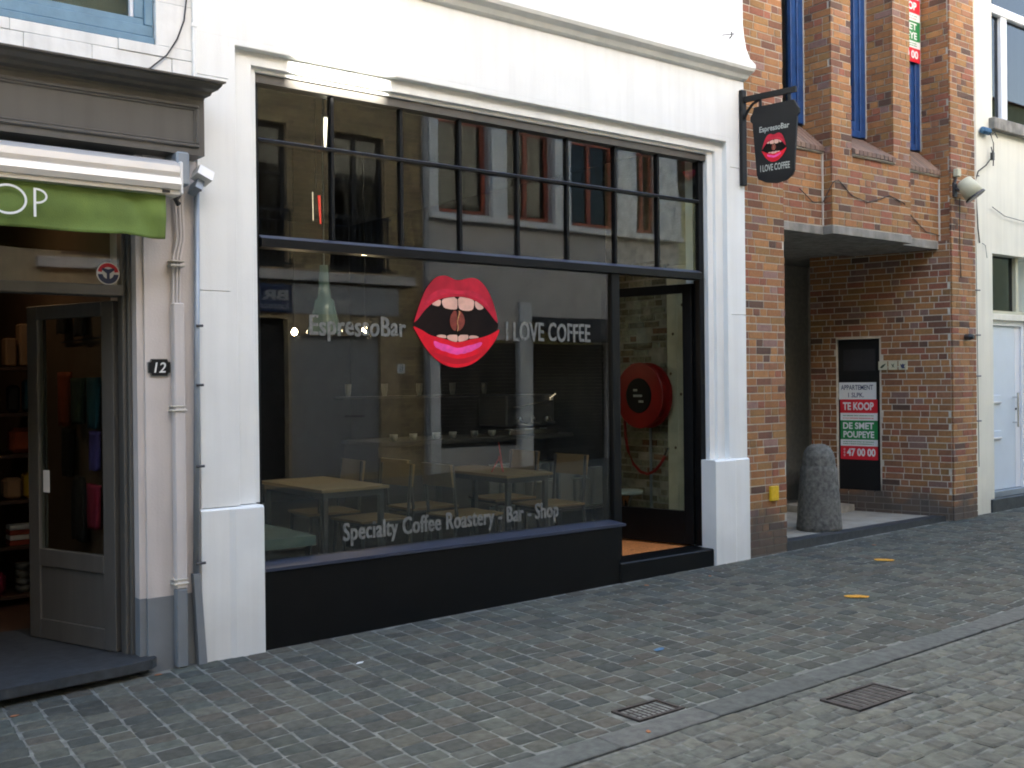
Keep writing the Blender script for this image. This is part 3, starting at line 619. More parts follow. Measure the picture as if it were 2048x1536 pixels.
for i in range(4): mb = MB(); mb.lathe([(.001, 0), (.010, .004), (.001, .012)], (6.68+i*.02, 2.13, 1.38+.012*i), 8); mb.build('indicator', 'glow_small', em)
rebase(em, (6.45, 2.35, 1.04))
# lamps inside
for x, z, lab in ((4.15, 1.99, 'left one of the two small lit bulbs seen in the dark shop'), (4.84, 2.02, 'right one of the two small lit bulbs seen in the dark shop')):
    lt = thing('bulb_lamp', lab, 'lamp', group='bare bulbs over the room')
    mb = MB(); mb.lathe([(.004, .0), (.020, .012), (.026, .03), (.018, .05), (.008, .06)], (x, 2.5, z-.03), 12); mb.build('bulb', 'lamp_lit', lt, smooth=True)
    mb = MB(); mb.tube([(x, 2.5, z+.03), (x, 2.5, 3.6)], .003, 5); mb.build('cable', 'wire_black', lt); rebase(lt, (x, 2.5, z)); light('bulb_light', (x, 2.42, z-.06), .35, (1, .75, .5), lt)
pl = thing('pendant_lamp', 'pale green glass bell pendant hanging behind the first letters', 'lamp')
mb = MB(); mb.lathe([(.035, .52), (.04, .38), (.055, .27), (.075, .25), (.085, .18), (.13, .03), (.135, 0), (.125, 0), (.07, .2)], (3.90, 1.5, 1.93), 24); mb.build('glass_bell', 'pendant_glass', pl, smooth=True)
mb = MB(); mb.tube([(3.90, 1.5, 2.45), (3.90, 1.5, 3.6)], .006, 6); mb.build('stem', 'zinc', pl); rebase(pl, (3.9, 1.5, 1.93))
lt = thing('stem_glint', 'short bright vertical glint, built as a glowing tube, in the top left window panes', 'lamp')  # emissive tube stands in for a bright glint on a stem
mb = MB(); mb.tube([(3.39, .5, 3.30), (3.385, .5, 3.2), (3.383, .5, 3.10)], [.013, .011, .006], 8); mb.build('tube', 'glint_glow', lt); bx('cap', (3.372, 3.406, .485, .515, 3.3005, 3.46), 'dark_metal', lt); rebase(lt, (3.39, .5, 3.1))  # tube and cap serve only the stand-in glint
lt = thing('glow_strip', 'thin red glowing strip beside a white one in the upper panes', 'lamp')  # thin emissive strips, one red and one white
mb = MB(); mb.tube([(3.60, 1.0, 2.88), (3.61, 1.0, 2.68)], [.012, .006], 6); mb.build('red_glow_strip', 'red_lit', lt); mb = MB(); mb.tube([(3.55, 1.0, 2.9), (3.552, 1.0, 2.70)], .0035, 6); mb.build('white_glow_strip', 'glow_small', lt)
mb = MB(); mb.tube([(3.575, 1.0, 2.92), (3.575, 1.0, 3.6)], .004, 6); mb.build('hanger', 'wire_black', lt); rebase(lt, (3.6, 1, 2.8))

# ================================================================== CUP SIGN
sg = thing('hanging_sign', 'black coffee cup shaped sign with red lips hanging over the street', 'sign')
sd = Vector((.15, -.9887, 0)); sn = Vector((-.9887, -.15, 0)); so_ = Vector((6.955, -.002, 0))
bx('wall_plate', (6.955, 7.015, -.035, -.0015, 3.15, 3.94), 'sign_black', sg, .004)
Ms = Matrix(((sd.x, sn.x, 0, 6.985), (sd.y, sn.y, 0, -.036), (0, 0, 1, 0), (0, 0, 0, 1)))
def sb(name, b, m='sign_black'):
    mb = MB(); mb.box(*b, M4=Ms); return mb.build(name, m, sg)
sb('arm', (0, .47, -.014, .014, 3.835, 3.880))
mb = MB(); pts = [Ms @ Vector(p) for p in ((.0, 0, 3.70), (.03, 0, 3.76), (.08, 0, 3.81), (.14, 0, 3.835))]; mb.tube(pts, .012, 6); mb.build('brace', 'sign_black', sg)
for u in (.14, .40): sb('hanger', (u, u+.02, -.007, .007, 3.76, 3.8345))
cupoly = [(.095,3.775),(.455,3.775),(.475,3.735),(.485,3.715),(.50,3.70),(.50,3.665),(.480,3.645),(.452,3.22),(.435,3.18),(.38,3.145),(.29,3.130),(.20,3.145),(.13,3.18),(.115,3.22),(.08,3.645),(.06,3.665),(.06,3.70),(.075,3.715),(.085,3.735)]
mb = MB(); mb.prism(cupoly, lambda u, q, h: Ms @ Vector((u, h, q)), h0=-.012, h1=.012); mb.build('cup_board', 'sign_black', sg)
p0 = Ms @ Vector((.277, .0135, 3.415)); lips(sg, p0, sd*1.0, sn, .00031, .00037, .0008)
mb = MB(); text_into(mb, 'EspressoBar', None, Ms @ Vector((.145, .0135, 3.545)), sd, .27, .060, bold=.02, jitter=.03)
text_into(mb, 'I LOVE COFFEE', None, Ms @ Vector((.15, .0135, 3.235)), sd, .265, .055, bold=.02, jitter=.03); mb.build('lettering', 'sign_letter', sg, recalc=False)
rebase(sg, (6.985, -.036, 3.5))

# ================================================================== LEFT SHOP BUILDING
lb_ = thing('left_shop_building', 'older white house with taupe shop fascia and house number 12', 'building')
bx('pier', (2.005, 2.157, .0, .45, .392, 2.80), 'pinkish_plaster', lb_); bx('pier_return', (2.157, 2.3115, .012, .45, .39, 2.80), 'pinkish_plaster', lb_)
bx('pier_jamb', (1.968, 2.0045, .02, .45, .391, 2.80), 'pinkish_plaster', lb_)
bx('painted_base', (2.003, 2.157, -.003, .448, -.1, .3915), 'blue_grey_paint', lb_); bx('painted_base', (2.157, 2.3110, .009, .448, -.1, .3895), 'blue_grey_paint', lb_); bx('painted_base', (1.966, 2.0028, .017, .448, -.1, .3905), 'blue_grey_paint', lb_)
# upper wall with a window opening, laid as rough stone blocks
def blocks(x0, x1, z0, z1, w_, seed):
    rr = random.Random(seed); mb = []; z = z0
    while z < z1-.05:
        h = min(rr.choice((.17, .2, .24)), z1-z); x = x0
        while x < x1-.02:
            L = min(rr.uniform(.32, .62), x1-x)
            if x1-(x+L) < .12: L = x1-x
            bx('stone', (x+.0008, x+L-.0008, rr.uniform(-.0035, .0035), .25, z+.0008, z+h-.0008), 'old_white_paint', lb_, .0025); x += L
        z += h
blocks(-.2, 2.3110, 3.18, 3.41, .5, 4); blocks(2.085, 2.3110, 3.41, 4.3, .5, 5); blocks(-.2, .55, 3.41, 4.3, .5, 6)
bx('upper_wall', (-4, 2.3110, .03, .4, 4.3, 9.0), 'old_white_paint', lb_); bx('wall_backing', (-4, 2.3, .255, .4, 3.0, 4.3), 'old_white_paint', lb_)
bx('outer_wall', (-4, -.2005, .0, .25, -.1, 4.3), 'old_white_paint', lb_); 
uw = bpy.data.objects.new('blue_window', None); sc.collection.objects.link(uw); uw.parent = lb_
bx('sill_rail', (.552, 2.083, .01, .12, 3.412, 3.45), 'sky_blue_paint', uw, .004); bx('sill_rail', (.552, 2.083, .03, .12, 3.455, 3.515), 'sky_blue_paint', uw, .004)
bx('stile', (2.035, 2.083, .03, .12, 3.516, 4.6), 'sky_blue_paint', uw, .004); bx('stile', (.552, .61, .03, .12, 3.516, 4.6), 'sky_blue_paint', uw, .004)
bx('casement_rail', (.611, 2.0345, .045, .11, 3.517, 3.553), 'sky_blue_paint', uw, .003)
bx('casement_stile', (1.985, 2.0345, .045, .11, 3.554, 4.6), 'sky_blue_paint', uw, .003); bx('middle_stile', (1.44, 1.52, .045, .11, 3.554, 4.6), 'sky_blue_paint', uw, .004)
bx('bead', (1.968, 1.9845, .06, .09, 3.56, 4.6), 'upvc_white', uw); bx('pane', (.611, 1.439, .09, .095, 3.554, 4.6), 'dusty_glass', uw); bx('pane', (1.521, 1.984, .091, .096, 3.554, 4.6), 'dusty_glass', uw)
bx('room_behind', (.4, 2.2, .5, .55, 3.2, 4.8), 'opp_curtain', uw)
# fascia + cornice
fa = bpy.data.objects.new('fascia', None); sc.collection.objects.link(fa); fa.parent = lb_
bx('fascia_board', (-1, 2.293, -.15, .25, 2.80, 3.10), 'taupe_paint', fa)
def ring(name, x0, x1, z0, z1, y, t, par, m='taupe_paint'):
    mb = MB(); 
    for (a, b, c_, d_) in ((x0, x1, z1-t, z1), (x0, x1, z0, z0+t), (x1-t, x1, z0+t, z1-t), (x0, x0+t, z0+t, z1-t)): mb.bev(a+.0002, b-.0002, y, -.1495, c_, d_, t*.3)
    mb.build(name, m, par)
ring('panel_moulding', -.9, 2.262, 2.838, 3.072, -.163, .02, fa); ring('panel_moulding', -.88, 2.242, 2.858, 3.052, -.157, .012, fa)
cp = [(-.15,3.101),(-.155,3.115),(-.19,3.125),(-.2,3.14),(-.235,3.150),(-.26,3.17),(-.262,3.178),(-.282,3.180),(-.284,3.190),(-.02,3.205),(-.02,3.101)]
mb = MB(); mb.prism(cp, lambda u, q, h: (h + (max(0, -u-.15)*.55 if h > 0 else 0), u, q), h0=-1, h1=2.262+.03); mb.build('cornice', 'taupe_paint', fa)
# awning cassette and valance
aw = thing('awning', 'rolled white awning cassette with green valance over the left shop', 'awning')
ap = [(-.13,2.715),(-.16,2.735),(-.23,2.738),(-.275,2.72),(-.297,2.70),(-.302,2.665),(-.298,2.64),(-.315,2.632),(-.322,2.60),(-.315,2.572),(-.302,2.568),(-.302,2.548),(-.27,2.542),(-.13,2.56)]
mb = MB(); mb.prism(ap, lambda u, q, h: (h, u, q), h0=-.6, h1=2.095); mb.build('cassette', 'aluminium', aw)
bx('end_cap', (2.0955, 2.115, -.30, -.12, 2.55, 2.725), 'awning_white', aw, .006); bx('label_plate', (2.0, 2.04, -.3055, -.3025, 2.552, 2.566), 'dark_metal', aw)
bx('wall_bracket', (2.118, 2.19, -.2, -.01, 2.62, 2.80), 'zinc', aw, .01)
mb = MB(); mb.tube([(2.155, -.12, 2.62), (2.155, -.13, 2.58), (2.14, -.12, 2.55), (2.16, -.11, 2.53)], .016, 7); mb.build('crank_joint', 'dark_metal', aw)
nx, nz = 80, 14; mb = MB(); v = []
def vy(u, q): return -.272 + .008*math.sin(u*9)*q + .010*math.sin(u*23+q*3)*q*q + (.018*math.exp(-((u-.93-.05*q)/.018)**2) if u > .5 else 0) - .003*math.sin(q*9+u*4)
for j in range(nz+1):
    for i in range(nx+1):
        u = i/nx; q = j/nz; x = -.6+2.63*u; v.append((x, vy(u, q), 2.545-.225*q - .006*math.sin(u*40)*q*(1 if u > .9 else .3)))
mb.add(v, [(j*(nx+1)+i, j*(nx+1)+i+1, (j+1)*(nx+1)+i+1, (j+1)*(nx+1)+i) for j in range(nz) for i in range(nx)])
va = mb.build('valance', 'green_canvas', aw, smooth=True, recalc=False)
md = va.modifiers.new('t', 'SOLIDIFY'); md.thickness = .002; md.offset = 1
mb = MB(); import_r = .066
def arc_band(cx, cz, rx, rz, t, a0, a1, n=40):
    v = []; 
    for i in range(n+1):
        a = R(a0+(a1-a0)*i/n)
        for k in (1, 0): v.append((cx+(rx-t*(1-k))*math.cos(a), -.292, cz+(rz-t*(1-k))*math.sin(a)))
    mb.add(v, [(2*i, 2*i+1, 2*i+3, 2*i+2) for i in range(n)])
arc_band(1.258, 2.447, .086, .073, .011, 0, 360); mb.add([(1.373,-.292,2.372),(1.385,-.292,2.372),(1.385,-.292,2.512),(1.373,-.292,2.512)], [(0,1,2,3)]); arc_band(1.385, 2.474, .052, .038, .010, -90, 90)
mb.add([(1.385,-.2921,2.502),(1.385,-.2921,2.512),(1.375,-.2921,2.512),(1.375,-.2921,2.502)], [(0,1,2,3)])
mb.build('lettering', 'white_print', aw, recalc=False, label='white thin letters OP on the valance'); rebase(aw, (.9, -.2, 2.6))
fx = thing('flood_lamp', 'small white box lamp under the right end of the fascia', 'lamp')
mb = MB(); Mf = Matrix.Translation((2.30, -.09, 2.70)) @ Matrix.Rotation(R(25), 4, 'Y') @ Matrix.Rotation(R(-20), 4, 'X'); mb.box(-.045, .045, -.05, .03, -.03, .03, M4=Mf); mb.build('housing', 'awning_white', fx); mb = MB(); mb.box(-.02, .02, -.01, .08, -.09, -.03, M4=Mf); mb.build('bracket', 'zinc', fx); rebase(fx, (2.3, -.09, 2.7))
# shop door frame, transom light, sticker
df = bpy.data.objects.new('shop_entrance', None); sc.collection.objects.link(df); df.parent = lb_
bx('frame_post', (1.9455, 1.9675, .09, .2, .05, 2.9), 'taupe_paint', df, .004); bx('frame_post', (1.925, 1.945, .12, .2, .05, 2.9), 'taupe_paint', df, .003); bx('frame_post', (.80, .86, .09, .2, .05, 2.9), 'taupe_paint', df, .004)
bx('transom', (.861, 1.9245, .08, .2, 2.035, 2.095), 'taupe_paint', df, .006); bx('head', (.861, 1.9245, .1, .2, 2.6, 2.9), 'taupe_paint', df)
bx('transom_pane', (.861, 1.9245, .14, .146, 2.0955, 2.5995), 'glass', df)
bx('shop_wall', (-.2, .7995, .05, .25, -.1, 2.9), 'taupe_paint', df)
mb = MB(); c = (1.858, .1385, 2.16); mb.flat([(.062*math.cos(R(a)), .062*math.sin(R(a))) for a in range(0, 360, 12)], lambda u, q: (c[0]+u, c[1], c[2]+q), 'paper_white')
mb.flat([(.056*math.cos(R(a)), .056*math.sin(R(a))) for a in range(10, 175, 10)]+[(.035*math.cos(R(a)), .035*math.sin(R(a))) for a in range(170, 5, -10)], lambda u, q: (c[0]+u, c[1]-.0012, c[2]+q), 'sale_red')
mb.flat([(.056*math.cos(R(a)), .056*math.sin(R(a))) for a in range(185, 356, 10)]+[(.03*math.cos(R(a)), .03*math.sin(R(a))) for a in range(350, 184, -10)], lambda u, q: (c[0]+u, c[1]-.0012, c[2]+q), 'opp_navy')
mb.flat([(-.008, -.03), (.008, -.03), (.008, .0), (.035, .02), (.03, .03), (.0, .022), (-.03, .03), (-.035, .02), (-.008, .0)], lambda u, q: (c[0]+u, c[1]-.0016, c[2]+q), 'opp_navy')
mb.build('round_sticker', None, df, recalc=False, label='round red, white and blue sticker on the light above the door')
ld = bpy.data.objects.new('open_shop_door', None); sc.collection.objects.link(ld); ld.parent = lb_; ld.location = (1.922, .225, 0); ld.rotation_euler.z = R(180-70)
bx('stile', (0, .10, -.02, .02, .075, 2.02), 'taupe_paint', ld, .003); bx('stile', (.68, .78, -.02, .02, .075, 2.02), 'taupe_paint', ld, .003); bx('rail', (.1005, .6795, -.02, .02, 1.94, 2.02), 'taupe_paint', ld, .003)
bx('rail', (.1005, .6795, -.02, .02, .50, .60), 'taupe_paint', ld, .003); bx('rail', (.1005, .6795, -.02, .02, .075, .19), 'taupe_paint', ld, .003); bx('panel', (.1005, .6795, -.008, .008, .1905, .4995), 'taupe_paint', ld)
bx('letter_flap', (.22, .52, -.030, -.0205, .525, .565), 'taupe_paint', ld, .003); bx('door_pane', (.1005, .6795, -.003, .003, .6005, 1.9395), 'glass', ld); bx('paper_note', (.60, .66, .0035, .0045, .93, 1.06), 'paper_white', ld)
for a, b in (((.1005, .1205, -.026, -.0205, .6, 1.94), 'bead'), ((.6595, .6795, -.026, -.0205, .6, 1.94), 'bead')): bx(b, a, 'taupe_paint', ld)
# step
mb = MB(); mb.prism([(.32,-.235),(1.86,-.108),(2.0,-.075),(2.035,-.04),(2.03,.2),(.32,.2)], lambda u, q, h: (u, q, h), h0=.028, h1=.078); stp = mb.build('door_step', 'bluestone', lb_)
bx('step_footing', (.3, 1.95, -.0, .19, -.1, .0275), 'room_dark', lb_); bx('entry_floor', (.3, 1.96, .2005, 1.2, -.1, .070), 'bluestone', lb_)
# interior of left shop
lr = bpy.data.objects.new('shop_interior', None); sc.collection.objects.link(lr); lr.parent = lb_
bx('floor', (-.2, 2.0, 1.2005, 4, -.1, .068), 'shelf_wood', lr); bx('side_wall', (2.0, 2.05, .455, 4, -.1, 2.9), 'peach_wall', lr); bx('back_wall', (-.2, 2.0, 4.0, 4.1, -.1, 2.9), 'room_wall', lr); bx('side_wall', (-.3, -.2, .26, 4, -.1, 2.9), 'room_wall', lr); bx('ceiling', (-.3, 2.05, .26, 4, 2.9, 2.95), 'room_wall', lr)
bx('rail_on_wall', (1.975, 1.985, .62, 1.5, 1.83, 1.84), 'dark_metal', lr)
sh = thing('display_shelf', 'dark wooden shelf unit full of goods inside the left shop', 'shelf unit')
for z in (.12, .45, .76, .98+.09, 1.35, 1.66): bx('shelf_board', (1.35, 1.97, 1.95, 2.35, z, z+.02), 'shelf_wood', sh)
for x in (1.33, 1.972): bx('upright', (x, x+.019, 1.95, 2.35, .07, 2.1), 'shelf_wood', sh)
rebase(sh, (1.66, 2.15, .07))
def item(name, m, x0, x1, z0, z1, lab, cat, y=2.0, d=.12, b=.01):
    mb = MB(); mb.bev(x0, x1, y, y+d, z0, z1, b); return tag(mb.build(name, m), lab, cat)
item('box', 'cardboard', 1.76, 1.83, 1.69, 1.88, 'small peach box on the top shelf, left of the taller one', 'box'); item('box', 'cardboard', 1.85, 1.95, 1.69, 1.98, 'tall peach box standing on the top shelf', 'box')
item('jar', 'black_cloth', 1.78, 1.85, 1.375, 1.56, 'dark jar on the shelf below the boxes', 'jar', b=.02); item('jar', 'teal_cloth', 1.88, 1.95, 1.375, 1.60, 'blue-black jar on the shelf below the boxes', 'jar', b=.02)
item('bag', 'orange_cloth', 1.78, 1.94, 1.095, 1.27, 'orange bag lying on the middle shelf', 'bag', b=.03)
item('basket', 'cardboard', 1.74, 1.86, .785, .93, 'tan basket on the shelf below the orange bag', 'basket', b=.02); item('pouch', 'yellow_bag', 1.87, 1.95, .785, .96, 'olive yellow pouch beside the tan basket', 'bag', b=.02)
for i in range(4): item('book', ('book_red', 'paper_white')[i % 2], 1.77, 1.94, .472+i*.035, .503+i*.035, ('lowest red book of the flat stack', 'white book just above the lowest red one', 'upper red book of the flat stack', 'white book on top of the flat stack')[i], 'book', b=.004)
for i in range(4): cup(1.86, 2.05, .142+i*.05, .05, .05, ('lowest', 'second', 'third', 'topmost')[i] + ' white bowl of the stack on the lowest shelf', 'stacked white bowls')
item('bag', 'crimson_cloth', 1.62, 1.75, .142, .30, 'crimson bag on the lowest shelf', 'bag', b=.03); item('bag', 'yellow_bag', 1.50, 1.60, .142, .25, 'yellow bag on the lowest shelf beside the crimson one', 'bag', b=.03)
def garment(name, m, y0, y1, z0, z1, lab, cat, kind=0):
    mb = MB(); n = 9; v = []; fs = []
    for j in range(11):
        q = j/10; z = z1+(z0-z1)*q; hw = (y1-y0)/2*((.55+.45*min(1, q*3)) if kind == 0 else (1-.25*q)); cy = (y0+y1)/2
        for i in range(n):
            u = i/(n-1)*2-1; v.append((1.955-.018*math.cos(u*1.5)-.010*math.sin(u*8+q*3)*q, cy+u*hw, z+.01*math.cos(u*5)*q))
        for i in range(n): u = i/(n-1)*2-1; v.append((1.975, cy+u*hw, z))
    w2 = 2*n
    for j in range(10):
        for i in range(n-1): fs += [(j*w2+i, j*w2+i+1, (j+1)*w2+i+1, (j+1)*w2+i), (j*w2+n+i, j*w2+n+i+1, (j+1)*w2+n+i+1, (j+1)*w2+n+i)]
        fs += [(j*w2, (j+1)*w2, (j+1)*w2+n, j*w2+n), (j*w2+n-1, (j+1)*w2+n-1, (j+1)*w2+w2-1, j*w2+w2-1)]
    fs += [tuple(range(n))+tuple(range(w2-1, n-1, -1)), tuple(range(10*w2, 10*w2+n))+tuple(range(11*w2-1, 10*w2+n-1, -1))]
    mb.add(v, fs); return tag(mb.build(name, m, smooth=True), lab, cat)
garment('hanging_bag', 'orange_cloth', 1.24, 1.50, 1.30, 1.64, 'orange bag hanging on the peach wall behind the door glass', 'bag', 1); garment('hanging_bag', 'dark_green_cloth', .95, 1.21, 1.32, 1.60, 'dark green bag hanging beside the orange one', 'bag', 1)
garment('hanging_bag', 'teal_cloth', .66, .88, 1.30, 1.60, 'teal bag hanging nearest the door hinge', 'bag', 1); garment('hanging_bag', 'black_cloth', 1.2, 1.42, .98, 1.28, 'black bag hanging below the orange one', 'bag', 1)
garment('hanging_cloth', 'purple_cloth', .67, .84, 1.05, 1.28, 'purple cloth hanging below the teal bag', 'cloth', 1); garment('apron', 'black_cloth', .93, 1.22, .60, .99, 'long black apron hanging low on the peach wall', 'apron')
garment('hanging_bag', 'crimson_cloth', .68, .90, .70, .96, 'crimson and white bag hanging right of the black apron', 'bag', 1)
for y, z in ((1.4, 1.98), (1.02, 1.95)): garment('cap', 'black_cloth', y-.09, y+.09, z-.09, z+.06, 'dark cap hanging high on the peach wall, %s' % ('farther from the door hinge' if y > 1.2 else 'nearer the door hinge'), 'cap')
lt = thing('fill_lamp', 'added warm fill lamp, out of view, under the ceiling of the left shop', 'lamp'); mb = MB(); mb.lathe([(.03, 0), (.04, .02), (.03, .1)], (1.3, 1.5, 2.75), 12); mb.build('fill_lamp_shade', 'dark_metal', lt)  # lamp added out of view to warm the dark left shop
mb = MB(); mb.lathe([(.001, 0), (.028, .001), (.02, .01)], (1.3, 1.5, 2.735), 12); mb.build('bulb', 'lamp_lit', lt); rebase(lt, (1.3, 1.5, 2.74)); light('fill_light', (1.3, 1.5, 2.70), .25, (1, .6, .3), lt)  # bulb and light of the added fill lamp
# downpipe, conduit, cables, number plate
dp = thing('downpipe', 'square white downpipe with blue-grey foot beside house number 12', 'pipe')
bx('pipe', (2.145, 2.205, -.058, -.004, .431, 2.0), 'pinkish_plaster', dp, .006); bx('pipe_foot', (2.145, 2.205, -.0585, -.0045, 0.0, .4305), 'blue_grey_paint', dp, .006)
for x in (2.155, 2.175, 2.192):
    mb = MB(); mb.tube([(x, -.02, 2.0), (x+.005, -.02, 2.25), (x+.028, -.02, 2.36), (x+.018, -.02, 2.62)], .0075, 6); mb.build('cable', 'pinkish_plaster', dp)
for z in (.475, 1.425, 2.22): bx('strap', (2.128, 2.212, -.064, -.003, z-.022, z-.010), 'mortar', dp, .003); bx('strap', (2.132, 2.209, -.062, -.003, z+.004, z+.012), 'mortar', dp, .002)
rebase(dp, (2.175, -.03, 0))
gp = thing('gas_pipe', 'thin blue-grey pipe in the corner between the two houses', 'pipe')
mb = MB(); mb.tube([(2.268, -.02, .5), (2.285, -.02, 1.5), (2.297, -.02, 2.68)], .0165, 10); mb.build('pipe', 'zinc', gp, smooth=True)
mb = MB(); mb.add([(2.245,-.045,.5),(2.285,-.045,.5),(2.285,-.004,.5),(2.245,-.004,.5),(2.272,-.05,-.03),(2.318,-.05,-.03),(2.318,-.004,-.03),(2.272,-.004,-.03)], BF); mb.build('guard', 'blue_grey_paint', gp)
for z in (2.632, 1.878, 1.548, 1.096, .557): mb = MB(); mb.tube([(2.262+(z-.5)*.012, -.042, z), (2.315, -.042, z)], .008, 6); mb.build('clip', 'dark_metal', gp)
rebase(gp, (2.28, -.02, 0))
cd = thing('conduit', 'thin white cable duct in the upper corner between the two houses', 'pipe'); bx('duct', (2.285, 2.308, -.022, -.0045, 3.21, 5.0), 'white_paint', cd, .003); bx('clip', (2.278, 2.311, -.025, -.0225, 3.545, 3.565), 'white_paint', cd); rebase(cd, (2.3, -.01, 3.21))
mb = MB(); mb.tube([(2.262, -.012, 3.9), (2.255, -.012, 3.69), (2.24, -.013, 3.57), (2.20, -.013, 3.46), (2.14, -.012, 3.36), (2.05, -.012, 3.275), (1.98, -.03, 3.235)], .0045, 6); tag(mb.build('cable', 'wire_black', smooth=True), 'thin dark cable curving down the wall to the taupe cornice', 'cable')
pn = thing('house_number_plate', 'black notched enamel plate with the white number 12', 'number plate')
def notched(w_, h_, r):
    p = []
    for sx, sy, a0 in ((1, 1, 180), (-1, 1, 270), (-1, -1, 0), (1, -1, 90)):
        cx, cz = sx*w_, sy*h_
        seg = [(cx+r*math.cos(R(a0+t)), cz+r*math.sin(R(a0+t))) for t in range(0, 91, 22)]
        p += seg[::-1] if True else seg
    return p
mb = MB(); 
for (w_, h_, y0, m_) in ((.062, .047, -.010, 'letter_grey'), (.0585, .0435, -.0115, 'sign_black')):
    P8 = [(w_, h_-.018), (w_-.012, h_-.014), (w_-.018, h_), (-w_+.018, h_), (-w_+.012, h_-.014), (-w_, h_-.018), (-w_, -h_+.018), (-w_+.012, -h_+.014), (-w_+.018, -h_), (w_-.018, -h_), (w_-.012, -h_+.014), (w_, -h_+.018)]
    mb.prism(P8, lambda u, q, h: (2.080+u, h, 1.646+q), m_, y0, -.001 if y0 > -.011 else -.0101)
mb.build('plate', None, pn)
mb = MB(); text_into(mb, '12', None, (2.050, -.0128, 1.618), (1, 0, 0), .062, .056, uz=(.18, 0, 1), bold=.01); mb.build('digits', 'white_print', pn, recalc=False); rebase(pn, (2.08, -.001, 1.646))

# ================================================================== BRICK BUILDING
bb = thing('brick_building', 'orange brick house with projecting piers, blue windows and an open passage', 'building')
ZT = 5.9; LZ0, LZ1 = 2.842, 2.918; SZ = 3.60; bp = []
BF_ = .0035
def core(x0, x1, y0, y1, z0, z1, m='mortar'): bx('mortar_core', (x0, x1, y0, y1, z0, z1), m, bb)
core(7.03, 7.535, BF_, .6, -.1, ZT+2)
core(7.5352, 8.1765, .05+BF_, .6, LZ1, SZ-.02); core(8.177, 9.433, -.05+BF_, .6, LZ1, SZ-.02); core(9.4335, 10.1265, .05+BF_, .6, LZ1, SZ-.02)
core(8.177, 8.4635, -.05+BF_, .5, SZ-.0195, ZT+2); core(9.157, 9.4335, -.05+BF_, .5, SZ-.0195, ZT+2); core(10.127, 10.62, -.08+BF_, .5, LZ1+.0003, ZT+2)
brickface(bp, (7.025, 0, 0), (1, 0, 0), .513, .0, ZT, seed=1)
brickface(bp, (7.54, .05, 0), (1, 0, 0), .628, LZ1+.009, SZ-.03, seed=2)
brickface(bp, (8.17, .05, 0), (0, -1, 0), .078, LZ1+.009, SZ-.03, seed=3)
brickface(bp, (8.17, -.05, 0), (1, 0, 0), 1.27, LZ1+.009, SZ-.03, seed=4)
brickface(bp, (8.17, .27, 0), (0, -1, 0), .298, SZ-.028, ZT, seed=5); brickface(bp, (8.17, -.05, 0), (1, 0, 0), .30, SZ-.028, ZT, seed=6)
brickface(bp, (9.15, .27, 0), (0, -1, 0), .298, SZ-.028, ZT, seed=7); brickface(bp, (9.15, -.05, 0), (1, 0, 0), .29, SZ-.028, ZT, seed=8)
brickface(bp, (9.44, .05, 0), (1, 0, 0), .678, LZ1+.009, SZ-.03, seed=9)
brickface(bp, (10.12, .27, 0), (0, -1, 0), .328, LZ1+.009, ZT, seed=10)
brickface(bp, (10.12, -.08, 0), (1, 0, 0), .46, .10, ZT, seed=11)
pd = Vector((-.2215, .975, 0)); pn_ = Vector((-.975, -.2215, 0)); P0 = Vector((10.12, -.08, 0))
far = P0 + pd*1.5
brickface(bp, far, -pd, 1.5-.022, .10, LZ1+.006, seed=12, pal=[tuple(.82*q for q in p) for p in PAL], holes=[(1.5-1.215, 1.5-.725, .33, 1.965)])  # palette darkened: passage shade put into the brick colour
# reveal core (splayed wall of the passage) as prisms above, below and beside the door
mb = MB(); a = P0 - pn_*BF_
def wedge(t0, t1, z0, z1, back=.35):
    p = [a+pd*t0, a+pd*t1, a+pd*t1-pn_*back, a+pd*t0-pn_*back]; mb.add([(q.x, q.y, z0) for q in p]+[(q.x, q.y, z1) for q in p], BF)
wedge(.02, .73, -.1, LZ1-.001); wedge(1.21, 1.5, -.1, LZ1-.001); wedge(.7301, 1.2099, 1.96, LZ1-.001); wedge(.7301, 1.2099, -.1, .335)
mb.build('mortar_core', 'mortar', bb)
core(10.14, 10.573, -.08+BF_, .3, -.1, LZ1)
scatter_pieces(bp, 'brick', 'far_bricks', 'brick', bb)
# white expansion joints
for x, y, z0, z1 in ((8.160, .045, LZ1, SZ-.03), (10.112, .045, LZ1-.1, SZ-.05)): bx('sealant_joint', (x-.008, x+.006, y-.006, y+.01, z0+.003, z1), 'joint_filler', bb)
# concrete beam
bx('concrete_beam', (7.541, 8.1665, .046, 2.5, LZ0, LZ1-.0005), 'concrete', bb, .004); bx('concrete_beam', (8.167, 9.443, -.054, 2.5, LZ0, LZ1-.0006), 'concrete', bb, .004); bx('concrete_beam', (9.4435, 10.118, .046, .9, LZ0-.004, LZ1-.0007), 'concrete', bb, .004)
# sloping brick-on-edge sills
for x0, x1, yf in ((7.545, 8.163, .02), (8.475, 9.145, -.085), (9.448, 10.112, .02)):
    n = round((x1-x0)/.066)
    for i in range(n):
        a_ = x0+(x1-x0)*i/n; b_ = x0+(x1-x0)*(i+1)/n-.010; mb = MB(); t = rnd.choice([(.21,.14,.10),(.19,.12,.09),(.24,.16,.12),(.16,.11,.085)])
        mb.prism([(yf, SZ-.012+rnd.uniform(-.003, .003)), (yf, SZ+.03), (.275, 3.865), (.275, 3.80)], lambda u, q, h: (h, u, q), None, a_, b_, t); mb.build('sill_brick', 'brick', bb)
    bx('sill_bed', (x0, x1, yf+.012, .26, SZ-.025, SZ-.013), 'mortar', bb)
